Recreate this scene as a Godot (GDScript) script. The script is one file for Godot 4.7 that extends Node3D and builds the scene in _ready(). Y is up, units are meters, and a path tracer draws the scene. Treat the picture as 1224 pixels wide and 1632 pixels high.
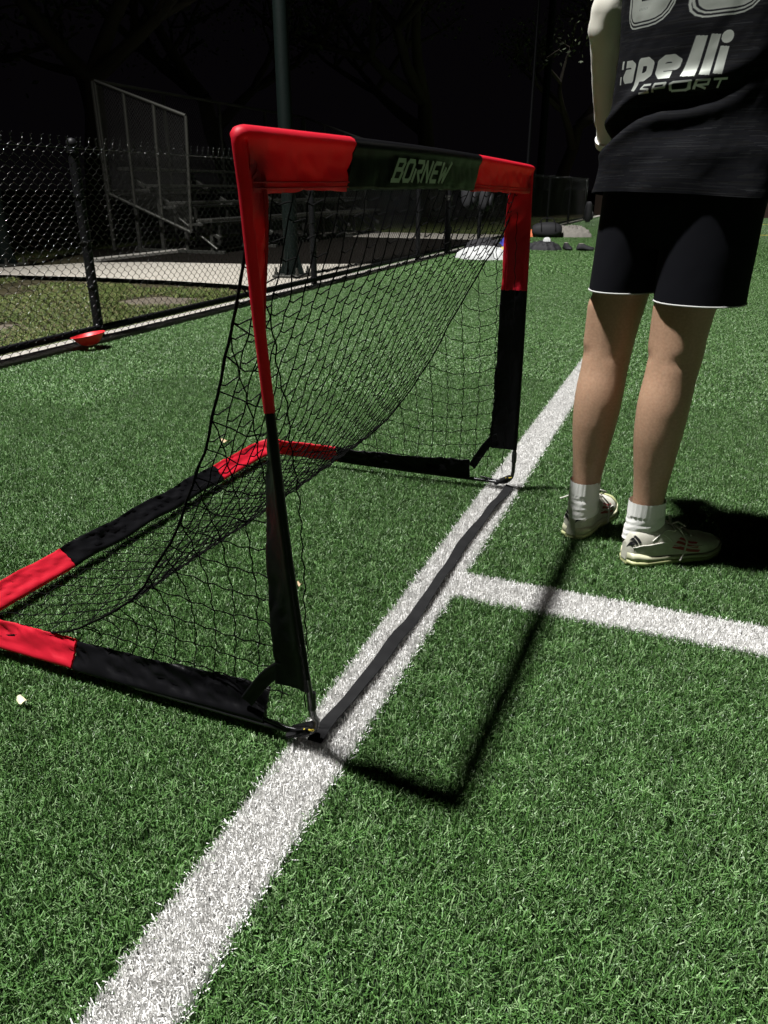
extends Node3D
# Night training pitch: pop-up goal, player seen from behind, chain-link fence, bleachers.

const INFILL := -0.020
const LINE_X0 := -0.514
const LINE_X1 := -0.412
const TL_Z0 := -1.553
const TL_Z1 := -1.443
var rng := RandomNumberGenerator.new()
var noise := FastNoiseLite.new()
var used := {}
var M := {}

# ------------------------------------------------------------------ mesh builder
class MB:
	var v := PackedVector3Array()
	var n := PackedVector3Array()
	var c := PackedColorArray()
	var uv := PackedVector2Array()
	var ix := PackedInt32Array()
	var colored := false
	var has_uv := false
	func vert(p: Vector3, t := Vector2.ZERO, col := Color.WHITE) -> int:
		v.append(p); uv.append(t); c.append(col)
		return v.size() - 1
	func tri(a: int, b: int, d: int) -> void:   # counter-clockwise seen from outside
		ix.append(a); ix.append(d); ix.append(b)
	func quad(a: int, b: int, d: int, e: int) -> void:
		tri(a, b, d); tri(a, d, e)
	func flat_quad(a: Vector3, b: Vector3, d: Vector3, e: Vector3) -> void:
		var i := vert(a, Vector2(0, 0)); vert(b, Vector2(1, 0)); vert(d, Vector2(1, 1)); vert(e, Vector2(0, 1))
		quad(i, i + 1, i + 2, i + 3)
	func box(t: Transform3D, s: Vector3, bev := 0.0) -> void:
		# chamfered box: three slabs of a rounded cube
		var h := s / 2.0
		var b := minf(bev, minf(h.x, minf(h.y, h.z)) * 0.9)
		var faces := [[Vector3.RIGHT, Vector3.UP, Vector3.BACK], [Vector3.LEFT, Vector3.UP, Vector3.FORWARD], [Vector3.UP, Vector3.BACK, Vector3.RIGHT], [Vector3.DOWN, Vector3.BACK, Vector3.LEFT], [Vector3.BACK, Vector3.RIGHT, Vector3.UP], [Vector3.FORWARD, Vector3.RIGHT, Vector3.DOWN]]
		for f in faces:
			var nn: Vector3 = f[0]; var a: Vector3 = f[1]; var d: Vector3 = f[2]
			var ha: float = absf(a.dot(h)); var hd: float = absf(d.dot(h)); var hn: float = absf(nn.dot(h))
			var q := []
			for e in [[-1, -1], [1, -1], [1, 1], [-1, 1]]:
				q.append(t * (nn * hn + a * (ha - b) * e[0] + d * (hd - b) * e[1]))
			flat_quad(q[0], q[1], q[2], q[3])
		if b > 0.0:
			for sx in [-1, 1]:
				for sy in [-1, 1]:
					for ax in 3:
						var p := []
						for e in [-1, 1]:
							for k in 2:
								var w := Vector3.ZERO
								w[ax] = e * (h[ax] - b)
								var u: int = (ax + 1) % 3
								var z: int = (ax + 2) % 3
								w[u] = sx * (h[u] - (b if k == 1 else 0.0))
								w[z] = sy * (h[z] - (b if k == 0 else 0.0))
								p.append(t * w)
						if sx * sy > 0: flat_quad(p[0], p[1], p[3], p[2])
						else: flat_quad(p[0], p[2], p[3], p[1])
				for sy in [-1, 1]:
					for sz in [-1, 1]:
						var g := Vector3(sx, sy, sz)
						var w0 := t * Vector3(g.x * h.x, g.y * (h.y - b), g.z * (h.z - b))
						var w1 := t * Vector3(g.x * (h.x - b), g.y * h.y, g.z * (h.z - b))
						var w2 := t * Vector3(g.x * (h.x - b), g.y * (h.y - b), g.z * h.z)
						var i := vert(w0); vert(w1); vert(w2)
						if sx * sy * sz > 0: tri(i, i + 1, i + 2)
						else: tri(i, i + 2, i + 1)
	func rings(rs: Array, cap0 := true, cap1 := true, closed := true) -> void:
		# rs: array of PackedVector3Array of equal size, counter-clockwise when looking against the path
		var m: int = rs[0].size()
		var first := v.size()
		for j in rs.size():
			for k in m:
				vert(rs[j][k], Vector2(float(k) / (m if closed else m - 1), float(j) / (rs.size() - 1)))
		var lim := m if closed else m - 1
		for j in rs.size() - 1:
			for k in lim:
				var a := first + j * m + k
				var b := first + j * m + (k + 1) % m
				quad(a, b, b + m, a + m)
		for e in 2:
			if (e == 0 and not cap0) or (e == 1 and not cap1): continue
			var r: PackedVector3Array = rs[0] if e == 0 else rs[rs.size() - 1]
			var mid := Vector3.ZERO
			for p in r: mid += p
			var o := vert(mid / m)
			for p in r: vert(p)
			for k in m:
				if e == 0: tri(o, o + 1 + (k + 1) % m, o + 1 + k)
				else: tri(o, o + 1 + k, o + 1 + (k + 1) % m)
	func tube(pts: Array, r0: float, r1 := -1.0, sides := 8, caps := true) -> void:
		if r1 < 0.0: r1 = r0
		var rs := []
		var up := Vector3.UP
		for i in pts.size():
			var d: Vector3 = (pts[mini(i + 1, pts.size() - 1)] - pts[maxi(i - 1, 0)]).normalized()
			if i == 0:
				up = Vector3.UP if absf(d.y) < 0.9 else Vector3.RIGHT
			var s := d.cross(up).normalized()
			up = s.cross(d).normalized()
			var r: float = lerpf(r0, r1, float(i) / maxf(1.0, pts.size() - 1))
			var ring := PackedVector3Array()
			for k in sides:
				var a := TAU * k / sides
				ring.append(pts[i] + (s * cos(a) - up * sin(a)) * r)
			rs.append(ring)
		rings(rs, caps, caps)
	func lathe(prof: Array, t := Transform3D(), seg := 24) -> void:
		# prof: array of Vector2(radius, y) from the top to the bottom on the outside
		var rs := []
		for p in prof:
			var ring := PackedVector3Array()
			for k in seg:
				var a := TAU * k / seg
				ring.append(t * Vector3(p.x * cos(a), p.y, p.x * sin(a)))
			rs.append(ring)
		rings(rs, false, false)
	func calc_normals() -> void:
		n.resize(v.size())
		n.fill(Vector3.ZERO)
		for i in range(0, ix.size(), 3):
			var a := ix[i]; var b := ix[i + 2]; var d := ix[i + 1]
			var f := (v[b] - v[a]).cross(v[d] - v[a])
			n[a] += f; n[b] += f; n[d] += f
		for i in n.size():
			n[i] = n[i].normalized() if n[i].length_squared() > 1e-20 else Vector3.UP
	func mesh(mat: Material) -> ArrayMesh:
		if n.size() != v.size(): calc_normals()
		var a := []
		a.resize(Mesh.ARRAY_MAX)
		a[Mesh.ARRAY_VERTEX] = v
		a[Mesh.ARRAY_NORMAL] = n
		if has_uv: a[Mesh.ARRAY_TEX_UV] = uv
		if colored: a[Mesh.ARRAY_COLOR] = c
		a[Mesh.ARRAY_INDEX] = ix
		var m := ArrayMesh.new()
		m.add_surface_from_arrays(Mesh.PRIMITIVE_TRIANGLES, a)
		m.surface_set_material(0, mat)
		return m

# ------------------------------------------------------------------ scene helpers
func numbered(called: String) -> String:
	used[called] = used.get(called, 0) + 1
	return called if used[called] == 1 else "%s_%03d" % [called, used[called] - 1]

func obj(called: String, mb, mat: Material, parent: Node = null, smooth := true) -> MeshInstance3D:
	var o := MeshInstance3D.new()
	o.mesh = mb if mb is ArrayMesh else mb.mesh(mat)
	if mb is ArrayMesh and mat: o.material_override = mat
	if parent == null:
		o.name = numbered(called)
		add_child(o)
	else:
		o.name = called
		parent.add_child(o, true)
	return o

func tag(o: Node, label: String, category: String, group := "", kind := "") -> Node:
	if label: o.set_meta("label", label)
	if category: o.set_meta("category", category)
	if group: o.set_meta("group", group)
	if kind: o.set_meta("kind", kind)
	return o

func thing(called: String, label: String, category: String, at := Vector3.ZERO, turn := 0.0, group := "") -> Node3D:
	var o := Node3D.new()
	o.name = numbered(called)
	add_child(o)
	o.position = at
	o.rotation.y = turn
	tag(o, label, category, group)
	return o

func lin(r: float, g: float, b: float) -> Color:
	return Color(r, g, b).linear_to_srgb()

func mat(key: String, col: Color, rough := 0.8, metal := 0.0, spec := 0.5) -> StandardMaterial3D:
	var m := StandardMaterial3D.new()
	m.resource_name = key
	m.albedo_color = col
	m.roughness = rough
	m.metallic = metal
	m.metallic_specular = spec
	M[key] = m
	return m

func noise_tex(freq: float, lo: Color, hi: Color, seed_: int, size := 512, oct := 4, kind := FastNoiseLite.TYPE_SIMPLEX_SMOOTH) -> NoiseTexture2D:
	var f := FastNoiseLite.new()
	f.seed = seed_
	f.noise_type = kind
	f.frequency = freq
	f.fractal_octaves = oct
	var t := NoiseTexture2D.new()
	t.width = size
	t.height = size
	t.seamless = true
	t.generate_mipmaps = false
	t.noise = f
	var g := Gradient.new()
	g.set_color(0, lo)
	g.set_color(1, hi)
	t.color_ramp = g
	return t

func textured(m: StandardMaterial3D, t: Texture2D, scale: float, relief := 0.0, world := true) -> StandardMaterial3D:
	m.albedo_texture = t
	m.uv1_triplanar = true
	m.uv1_world_triplanar = world
	m.uv1_scale = Vector3.ONE * scale
	if relief > 0.0:
		m.heightmap_enabled = true
		m.heightmap_texture = t
		m.heightmap_scale = relief
	return m

# ------------------------------------------------------------------ fibres
func blade_tile(count: int, sx: float, sz: float, w0: float, w1: float, len0: float, len1: float, pal: Array, m: Material, seed_: int, y0: float, lift0: float, lift1: float, over := 0.0) -> ArrayMesh:
	rng.seed = seed_
	var mb := MB.new()
	mb.colored = true
	var patch := FastNoiseLite.new()
	patch.seed = seed_
	patch.frequency = 1.0
	var nn := PackedVector3Array()
	for i in count:
		var x := (rng.randf() - 0.5) * (sx + over)
		var z := (rng.randf() - 0.5) * (sz + over)
		var ang := rng.randf() * TAU + patch.get_noise_2d(x * 14.0, z * 14.0) * 2.5
		var d := Vector3(cos(ang), 0, sin(ang))
		var ln := rng.randf_range(len0, len1)
		var rise := rng.randf_range(lift0, lift1)
		var run := sqrt(maxf(ln * ln - rise * rise, 1e-6))
		var w := rng.randf_range(w0, w1) * 0.5
		var side := Vector3(-d.z, 0, d.x)
		var tw := rng.randf_range(-0.9, 0.9)
		side = (side * cos(tw) + Vector3.UP * sin(tw)).normalized()
		var p0 := Vector3(x, y0, z)
		var p1 := p0 + d * run * 0.42 + Vector3.UP * rise * 0.68
		var p2 := p0 + d * run * rng.randf_range(0.9, 1.05) + Vector3.UP * rise * rng.randf_range(0.8, 1.05)
		var col: Color = pal[rng.randi() % pal.size()]
		var k := rng.randf_range(0.75, 1.25) * (1.0 + 0.40 * patch.get_noise_2d(x * 16.0 + 31.0, z * 16.0))
		if pal[0].b > 0.5: k = rng.randf_range(0.92, 1.06)
		col = Color(col.r * k, col.g * k, col.b * k)
		var a := mb.vert(p0 - side * w, Vector2.ZERO, col)
		mb.vert(p0 + side * w, Vector2.ZERO, col)
		mb.vert(p1 - side * w, Vector2.ZERO, col)
		mb.vert(p1 + side * w, Vector2.ZERO, col)
		mb.vert(p2 - side * w * 0.55, Vector2.ZERO, col)
		mb.vert(p2 + side * w * 0.55, Vector2.ZERO, col)
		mb.quad(a, a + 1, a + 3, a + 2)
		mb.quad(a + 2, a + 3, a + 5, a + 4)
	return mb.mesh(m)

func scatter(called: String, m: Mesh, xf: Array, cols: Array, parent: Node) -> MultiMeshInstance3D:
	var mm := MultiMesh.new()
	mm.transform_format = MultiMesh.TRANSFORM_3D
	mm.use_colors = true
	mm.mesh = m
	mm.instance_count = xf.size()
	for i in xf.size():
		mm.set_instance_transform(i, xf[i])
		mm.set_instance_color(i, cols[i])
	var o := MultiMeshInstance3D.new()
	o.multimesh = mm
	if parent == null:
		o.name = numbered(called)
		add_child(o)
	else:
		o.name = called
		parent.add_child(o, true)
	return o

func seen(x: float, z: float, margin: float) -> bool:
	# plan of what the camera and its neighbours a step aside can look at
	if z > 0.9: return false
	var depth := -z * 0.93 - x * 0.37
	var across := x * 0.93 - z * 0.37
	return absf(across - 0.05) < 0.62 * maxf(depth, 0.0) + margin

# ------------------------------------------------------------------ strokes for print
func stroke(im: Image, pts: Array, w: float, col: Color, sc: float, org: Vector2, orm: Image = null, ormcol := Color.BLACK, shear := 0.0) -> void:
	# pts in metres; org = pixel of (0,0); y up
	var q := []
	for p in pts: q.append(org + Vector2((p.x + shear * p.y) * sc, -p.y * sc))
	var r := w * sc * 0.5
	for i in q.size() - 1:
		var a: Vector2 = q[i]
		var b: Vector2 = q[i + 1]
		var lo := Vector2(minf(a.x, b.x), minf(a.y, b.y)) - Vector2(r + 1, r + 1)
		var hi := Vector2(maxf(a.x, b.x), maxf(a.y, b.y)) + Vector2(r + 1, r + 1)
		var ab := b - a
		var l2 := maxf(ab.length_squared(), 1e-6)
		for y in range(maxi(0, int(lo.y)), mini(im.get_height() - 1, int(hi.y)) + 1):
			for x in range(maxi(0, int(lo.x)), mini(im.get_width() - 1, int(hi.x)) + 1):
				var p := Vector2(x, y)
				var tr := (p - a).dot(ab) / l2
				if q.size() < 14 and ((i == 0 and tr < 0.0) or (i == q.size() - 2 and tr > 1.0)): continue   # square ends
				var t := clampf(tr, 0.0, 1.0)
				var dd := p.distance_to(a + ab * t)
				var al := clampf(r + 0.5 - dd, 0.0, 1.0)
				if al > 0.0:
					im.set_pixel(x, y, im.get_pixel(x, y).lerp(col, al))
					if orm: orm.set_pixel(x, y, orm.get_pixel(x, y).lerp(ormcol, al))

func arc(c: Vector2, rx: float, ry: float, a0: float, a1: float, n := 14) -> Array:
	var o := []
	for i in n + 1:
		var a := deg_to_rad(lerpf(a0, a1, float(i) / n))
		o.append(c + Vector2(cos(a) * rx, sin(a) * ry))
	return o

func fill_poly(im: Image, pts: Array, col: Color, sc: float, org: Vector2, orm: Image = null, ormcol := Color.BLACK, shear := 0.0) -> void:
	var q := PackedVector2Array()
	for p in pts: q.append(org + Vector2((p.x + shear * p.y) * sc, -p.y * sc))
	var lo := q[0]; var hi := q[0]
	for p in q:
		lo = lo.min(p); hi = hi.max(p)
	for y in range(maxi(0, int(lo.y)), mini(im.get_height() - 1, int(hi.y)) + 1):
		for x in range(maxi(0, int(lo.x)), mini(im.get_width() - 1, int(hi.x)) + 1):
			if Geometry2D.is_point_in_polygon(Vector2(x, y), q):
				im.set_pixel(x, y, col)
				if orm: orm.set_pixel(x, y, ormcol)

# ------------------------------------------------------------------ distance-field bodies
func sdf(mb: MB, prims: Array, cell: float, k: float) -> void:
	var lo := Vector3.ONE * 1e9
	var hi := -lo
	var flat := []
	for p in prims:
		if p[0] is Array:
			# a chain: its links join without swelling
			for i in p[0].size() - 1: flat.append([p[0][i], p[0][i + 1], p[1][i], p[1][i + 1], i > 0])
		else: flat.append([p[0], p[1], p[2], p[3], false])
	prims = flat
	for p in prims:
		var r: float = maxf(p[2], p[3]) + k + cell * 2.0
		lo = lo.min(p[0] - Vector3.ONE * r).min(p[1] - Vector3.ONE * r)
		hi = hi.max(p[0] + Vector3.ONE * r).max(p[1] + Vector3.ONE * r)
	var nx := int((hi.x - lo.x) / cell) + 2
	var ny := int((hi.y - lo.y) / cell) + 2
	var nz := int((hi.z - lo.z) / cell) + 2
	var f := PackedFloat32Array()
	f.resize(nx * ny * nz)
	f.fill(1.0)
	for p in prims:
		var a: Vector3 = p[0]
		var b: Vector3 = p[1]
		var ra: float = p[2]
		var rb: float = p[3]
		var r := maxf(ra, rb) + k + cell * 2.0
		var l := ((a.min(b) - Vector3.ONE * r - lo) / cell)
		var h := ((a.max(b) + Vector3.ONE * r - lo) / cell)
		var ab := b - a
		var l2 := maxf(ab.length_squared(), 1e-9)
		for iy in range(maxi(0, int(l.y)), mini(ny - 1, int(h.y) + 1) + 1):
			for iz in range(maxi(0, int(l.z)), mini(nz - 1, int(h.z) + 1) + 1):
				var row := (iy * nz + iz) * nx
				for ix in range(maxi(0, int(l.x)), mini(nx - 1, int(h.x) + 1) + 1):
					var q := lo + Vector3(ix, iy, iz) * cell
					var t := clampf((q - a).dot(ab) / l2, 0.0, 1.0)
					var d := q.distance_to(a + ab * t) - (ra + (rb - ra) * t)
					var o := f[row + ix]
					var e := k - absf(o - d)
					if p[4]:
						if d < o: f[row + ix] = d
					elif e > 0.0: f[row + ix] = minf(o, d) - e * e / k * 0.25
					elif d < o: f[row + ix] = d
	var id := PackedInt32Array()
	id.resize(f.size())
	id.fill(-1)
	var off := [0, 1, nx, nx + 1, nx * nz, nx * nz + 1, nx * nz + nx, nx * nz + nx + 1]
	var pos := [Vector3(0, 0, 0), Vector3(1, 0, 0), Vector3(0, 0, 1), Vector3(1, 0, 1), Vector3(0, 1, 0), Vector3(1, 1, 0), Vector3(0, 1, 1), Vector3(1, 1, 1)]
	var edges := [[0, 1], [2, 3], [4, 5], [6, 7], [0, 2], [1, 3], [4, 6], [5, 7], [0, 4], [1, 5], [2, 6], [3, 7]]
	for iy in ny - 1:
		for iz in nz - 1:
			var row := (iy * nz + iz) * nx
			for ix in nx - 1:
				var g := row + ix
				if absf(f[g]) > cell * 2.0: continue
				var inside := 0
				for o in off:
					if f[g + o] < 0.0: inside += 1
				if inside == 0 or inside == 8: continue
				var s := Vector3.ZERO
				var cnt := 0
				for e in edges:
					var va: float = f[g + off[e[0]]]
					var vb: float = f[g + off[e[1]]]
					if (va < 0.0) != (vb < 0.0):
						s += pos[e[0]].lerp(pos[e[1]], va / (va - vb))
						cnt += 1
				id[g] = mb.vert(lo + (Vector3(ix, iy, iz) + s / cnt) * cell)
	for iy in range(1, ny - 1):
		for iz in range(1, nz - 1):
			var row := (iy * nz + iz) * nx
			for ix in range(1, nx - 1):
				var g := row + ix
				if absf(f[g]) > cell * 2.0: continue
				var inn := f[g] < 0.0
				if inn != (f[g + 1] < 0.0):
					_net_quad(mb, id[g - nx - nx * nz], id[g - nx * nz], id[g], id[g - nx], not inn)
				if inn != (f[g + nx] < 0.0):
					_net_quad(mb, id[g - 1 - nx * nz], id[g - nx * nz], id[g], id[g - 1], inn)
				if inn != (f[g + nx * nz] < 0.0):
					_net_quad(mb, id[g - 1 - nx], id[g - nx], id[g], id[g - 1], not inn)

func _net_quad(mb: MB, a: int, b: int, c: int, d: int, flip: bool) -> void:
	if a < 0 or b < 0 or c < 0 or d < 0: return
	if flip: mb.quad(a, b, c, d)
	else: mb.quad(a, d, c, b)

# ------------------------------------------------------------------ setting
func make_materials() -> void:
	var fib := mat("turf_fibre", Color.WHITE, 0.44, 0.0, 0.45)
	fib.vertex_color_use_as_albedo = true
	fib.backlight_enabled = true
	fib.backlight = Color(0.35, 0.35, 0.35)
	var wf := mat("white_fibre", Color.WHITE, 0.5, 0.0, 0.5)
	wf.vertex_color_use_as_albedo = true
	wf.backlight_enabled = true
	wf.backlight = Color(0.35, 0.35, 0.35)
	var wild := mat("lawn", Color.WHITE, 0.7, 0.0, 0.4)
	wild.vertex_color_use_as_albedo = true
	textured(mat("infill", Color.WHITE, 0.95, 0.0, 0.12), noise_tex(0.2, lin(0.006, 0.010, 0.006), lin(0.022, 0.040, 0.018), 3), 2.0)
	textured(mat("soil", Color.WHITE, 0.95, 0.0, 0.12), noise_tex(0.03, lin(0.020, 0.020, 0.008), lin(0.075, 0.062, 0.045), 5), 0.5, 0.6)
	textured(mat("dirt", Color.WHITE, 0.95, 0.0, 0.12), noise_tex(0.05, lin(0.06, 0.05, 0.04), lin(0.16, 0.14, 0.11), 6), 1.2, 0.8)
	textured(mat("concrete", Color.WHITE, 0.85), noise_tex(0.02, lin(0.27, 0.25, 0.21), lin(0.42, 0.39, 0.34), 7, 512, 6), 0.9, 0.15)
	textured(mat("kerb_concrete", Color.WHITE, 0.85), noise_tex(0.04, lin(0.20, 0.19, 0.17), lin(0.40, 0.38, 0.34), 8, 512, 6), 2.0, 0.2)
	textured(mat("mulch", Color.WHITE, 0.95, 0.0, 0.12), noise_tex(0.15, lin(0.002, 0.0018, 0.0015), lin(0.014, 0.011, 0.009), 9), 1.5, 1.5)
	mat("black_vinyl", lin(0.004, 0.004, 0.005), 0.2, 0.0, 0.55)
	mat("black_paint", lin(0.005, 0.005, 0.006), 0.5, 0.0, 0.3)
	textured(mat("galvanised", Color.WHITE, 0.5, 0.7), noise_tex(0.05, lin(0.045, 0.045, 0.040), lin(0.10, 0.10, 0.088), 10), 3.0)
	textured(mat("aluminium", Color.WHITE, 0.42, 0.8), noise_tex(0.03, lin(0.06, 0.06, 0.056), lin(0.14, 0.14, 0.125), 11), 2.0)
	textured(mat("green_paint", Color.WHITE, 0.6, 0.0, 0.25), noise_tex(0.03, lin(0.0016, 0.0038, 0.0032), lin(0.003, 0.007, 0.006), 12), 2.0)
	textured(mat("bark", Color.WHITE, 0.95), noise_tex(0.06, lin(0.03, 0.024, 0.018), lin(0.11, 0.09, 0.07), 13), 2.0, 2.0)
	var leaf := mat("leaf", Color.WHITE, 0.6)
	leaf.vertex_color_use_as_albedo = true
	var red := textured(mat("red_fabric", Color.WHITE, 0.52, 0.0, 0.35), noise_tex(0.5, lin(0.52, 0.009, 0.026), lin(0.72, 0.020, 0.044), 14, 256, 2), 12.0, 0.02, false)
	red.backlight_enabled = true
	red.backlight = Color(0.85, 0.85, 0.85)
	textured(mat("black_fabric", Color.WHITE, 0.32, 0.0, 0.19), noise_tex(0.5, lin(0.0035, 0.0035, 0.004), lin(0.007, 0.007, 0.008), 15, 256, 2), 12.0, 0.02, false)
	textured(mat("webbing", Color.WHITE, 0.85, 0.0, 0.2), noise_tex(0.4, lin(0.008, 0.008, 0.009), lin(0.022, 0.022, 0.022), 16, 256, 2), 14.0, 0.05)
	mat("net_cord", lin(0.004, 0.004, 0.004), 0.9, 0.0, 0.1)
	mat("pole_black", lin(0.012, 0.012, 0.013), 0.3)
	mat("letter_grey", lin(0.30, 0.36, 0.28), 0.6)
	mat("yellow_tag", lin(0.65, 0.50, 0.05), 0.6)
	mat("disc_red", lin(0.75, 0.025, 0.035), 0.45).backlight_enabled = true
	M.disc_red.backlight = Color(0.4, 0.1, 0.1)
	var skin := textured(mat("skin", Color.WHITE, 0.5, 0.0, 0.45), noise_tex(0.10, lin(0.32, 0.190, 0.120), lin(0.48, 0.305, 0.205), 17, 512, 6), 2.5, 0.06)
	skin.subsurf_scatter_enabled = true
	skin.subsurf_scatter_strength = 0.12
	mat("hair", lin(0.03, 0.018, 0.010), 0.6)
	mat("shorts_black", lin(0.0022, 0.0024, 0.0045), 0.85, 0.0, 0.25)
	mat("piping", lin(0.40, 0.40, 0.39), 0.9)
	textured(mat("cream_knit", Color.WHITE, 0.6), noise_tex(0.3, lin(0.58, 0.56, 0.48), lin(0.66, 0.64, 0.56), 18, 256, 3), 6.0, 0.03)
	M.cream_knit.rim_enabled = true
	M.cream_knit.rim = 0.3
	textured(mat("sock_white", Color.WHITE, 0.9), noise_tex(0.3, lin(0.70, 0.70, 0.67), lin(0.82, 0.82, 0.79), 19, 256, 3), 8.0, 0.05)
	textured(mat("shoe_white", Color.WHITE, 0.5), noise_tex(0.05, lin(0.46, 0.45, 0.37), lin(0.62, 0.61, 0.53), 20, 256, 5), 5.0, 0.03)
	mat("shoe_sole", lin(0.50, 0.50, 0.34), 0.45)
	mat("lime", lin(0.46, 0.48, 0.24), 0.5)
	mat("lace", lin(0.62, 0.61, 0.55), 0.8)
	mat("stripe_red", lin(0.30, 0.015, 0.03), 0.5)
	mat("mark_black", lin(0.01, 0.01, 0.012), 0.5)
	textured(mat("towel", Color.WHITE, 0.95), noise_tex(0.3, lin(0.42, 0.43, 0.43), lin(0.60, 0.61, 0.60), 21, 256, 3), 8.0, 0.2)
	textured(mat("bag_black", Color.WHITE, 0.75), noise_tex(0.3, lin(0.010, 0.010, 0.012), lin(0.022, 0.022, 0.025), 22, 256, 3), 8.0, 0.1)
	textured(mat("jacket_grey", Color.WHITE, 0.9), noise_tex(0.2, lin(0.16, 0.15, 0.13), lin(0.30, 0.28, 0.25), 23, 256, 3), 6.0, 0.2)
	mat("blue_cloth", lin(0.02, 0.03, 0.28), 0.7)
	mat("yellow_cloth", lin(0.60, 0.50, 0.16), 0.7)
	mat("orange_cloth", lin(0.70, 0.17, 0.06), 0.6)
	mat("dry_leaf", lin(0.62, 0.58, 0.36), 0.7).backlight_enabled = true
	mat("brown_leaf", lin(0.42, 0.30, 0.18), 0.7)
	mat("wall_brown", lin(0.05, 0.028, 0.02), 0.9)
	mat("reflector", lin(0.7, 0.7, 0.7), 0.2, 1.0)
	var glow := mat("lamp_glass", Color.WHITE, 0.3)
	glow.emission_enabled = true
	glow.emission = Color(1.0, 0.98, 0.93)
	glow.emission_energy_multiplier = 6.0

func sheet(called: String, pts: Array, y: float, m: Material) -> MeshInstance3D:
	# pts: plan outline as Vector2(x, z)
	var mb := MB.new()
	var poly := PackedVector2Array(pts)
	var t := Geometry2D.triangulate_polygon(poly)
	for p in poly: mb.vert(Vector3(p.x, y, p.y))
	for i in range(0, t.size(), 3):
		var a := mb.v[t[i]]; var b := mb.v[t[i + 1]]; var d := mb.v[t[i + 2]]
		if (b - a).cross(d - a).y > 0.0: mb.tri(t[i], t[i + 1], t[i + 2])
		else: mb.tri(t[i], t[i + 2], t[i + 1])
	var o := obj(called, mb, m)
	o.set_meta("kind", "structure")
	return o

func make_ground() -> void:
	sheet("ground", [Vector2(-400, 400), Vector2(400, 400), Vector2(400, -400), Vector2(-400, -400)], -0.060, M.soil)
	sheet("artificial_turf", [Vector2(-3.27, 4), Vector2(16, 4), Vector2(16, -27.6), Vector2(-3.27, -27.6)], INFILL, M.infill)
	# paths, beds and bare patches beyond the fence
	var path := [Vector2(-14, -4.6), Vector2(-6.95, -6.28), Vector2(-5.9, -6.45), Vector2(-5.0, -6.5), Vector2(-4.05, -6.45), Vector2(-3.62, -6.2), Vector2(-3.62, -9.0), Vector2(-4.3, -8.7), Vector2(-5.18, -8.35), Vector2(-6.38, -8.15), Vector2(-7.05, -7.80), Vector2(-7.6, -6.9), Vector2(-14, -5.9)]
	sheet("path", path, -0.012, M.concrete)
	sheet("mulch_bed", [Vector2(-3.64, -9.1), Vector2(-4.3, -8.78), Vector2(-5.18, -8.43), Vector2(-6.38, -8.23), Vector2(-7.03, -7.9), Vector2(-7.24, -8.05), Vector2(-8.6, -9.4), Vector2(-8.6, -14.0), Vector2(-3.64, -14.0)], -0.016, M.mulch)
	sheet("far_path", [Vector2(-3.62, -14.0), Vector2(-8.6, -14.0), Vector2(-16, -14.2), Vector2(-16, -15.6), Vector2(-3.62, -15.8)], -0.014, M.concrete)
	var dirt1 := []
	var dirt2 := []
	for k in 22:
		var a := TAU * k / 22
		var r := 1.0 + 0.25 * noise.get_noise_2d(cos(a) * 90, sin(a) * 90)
		dirt1.append(Vector2(-4.2 + cos(a) * 0.42 * r, -5.42 + sin(a) * 0.34 * r))
		dirt2.append(Vector2(-4.35 + cos(a) * 0.30 * r, -3.80 + sin(a) * 0.34 * r))
	sheet("dirt_patch", dirt1, -0.054, M.dirt)
	sheet("dirt_patch", dirt2, -0.054, M.dirt)
	# kerb beam under the fence, cast in lengths
	var kerb := Node3D.new()
	kerb.name = "kerb"
	add_child(kerb)
	kerb.set_meta("kind", "structure")
	var z := 3.0
	while z > -27.0:
		var mb := MB.new()
		mb.box(Transform3D(Basis(), Vector3(-3.360, -0.045, z - 1.22)), Vector3(0.180, 0.10, 2.425), 0.008)
		obj("kerb_stone", mb, M.kerb_concrete, kerb)
		z -= 2.44
	# edging strip behind the mulch bed
	var e := MB.new()
	var pa := Vector3(-7.15, -0.02, -8.0)
	var pb := Vector3(-7.05, -0.02, -10.6)
	e.box(Transform3D(Basis.looking_at(pb - pa, Vector3.UP), (pa + pb) * 0.5), Vector3(0.12, 0.09, 2.6), 0.01)
	var ed := obj("edging", e, M.kerb_concrete)
	ed.set_meta("kind", "structure")

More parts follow.
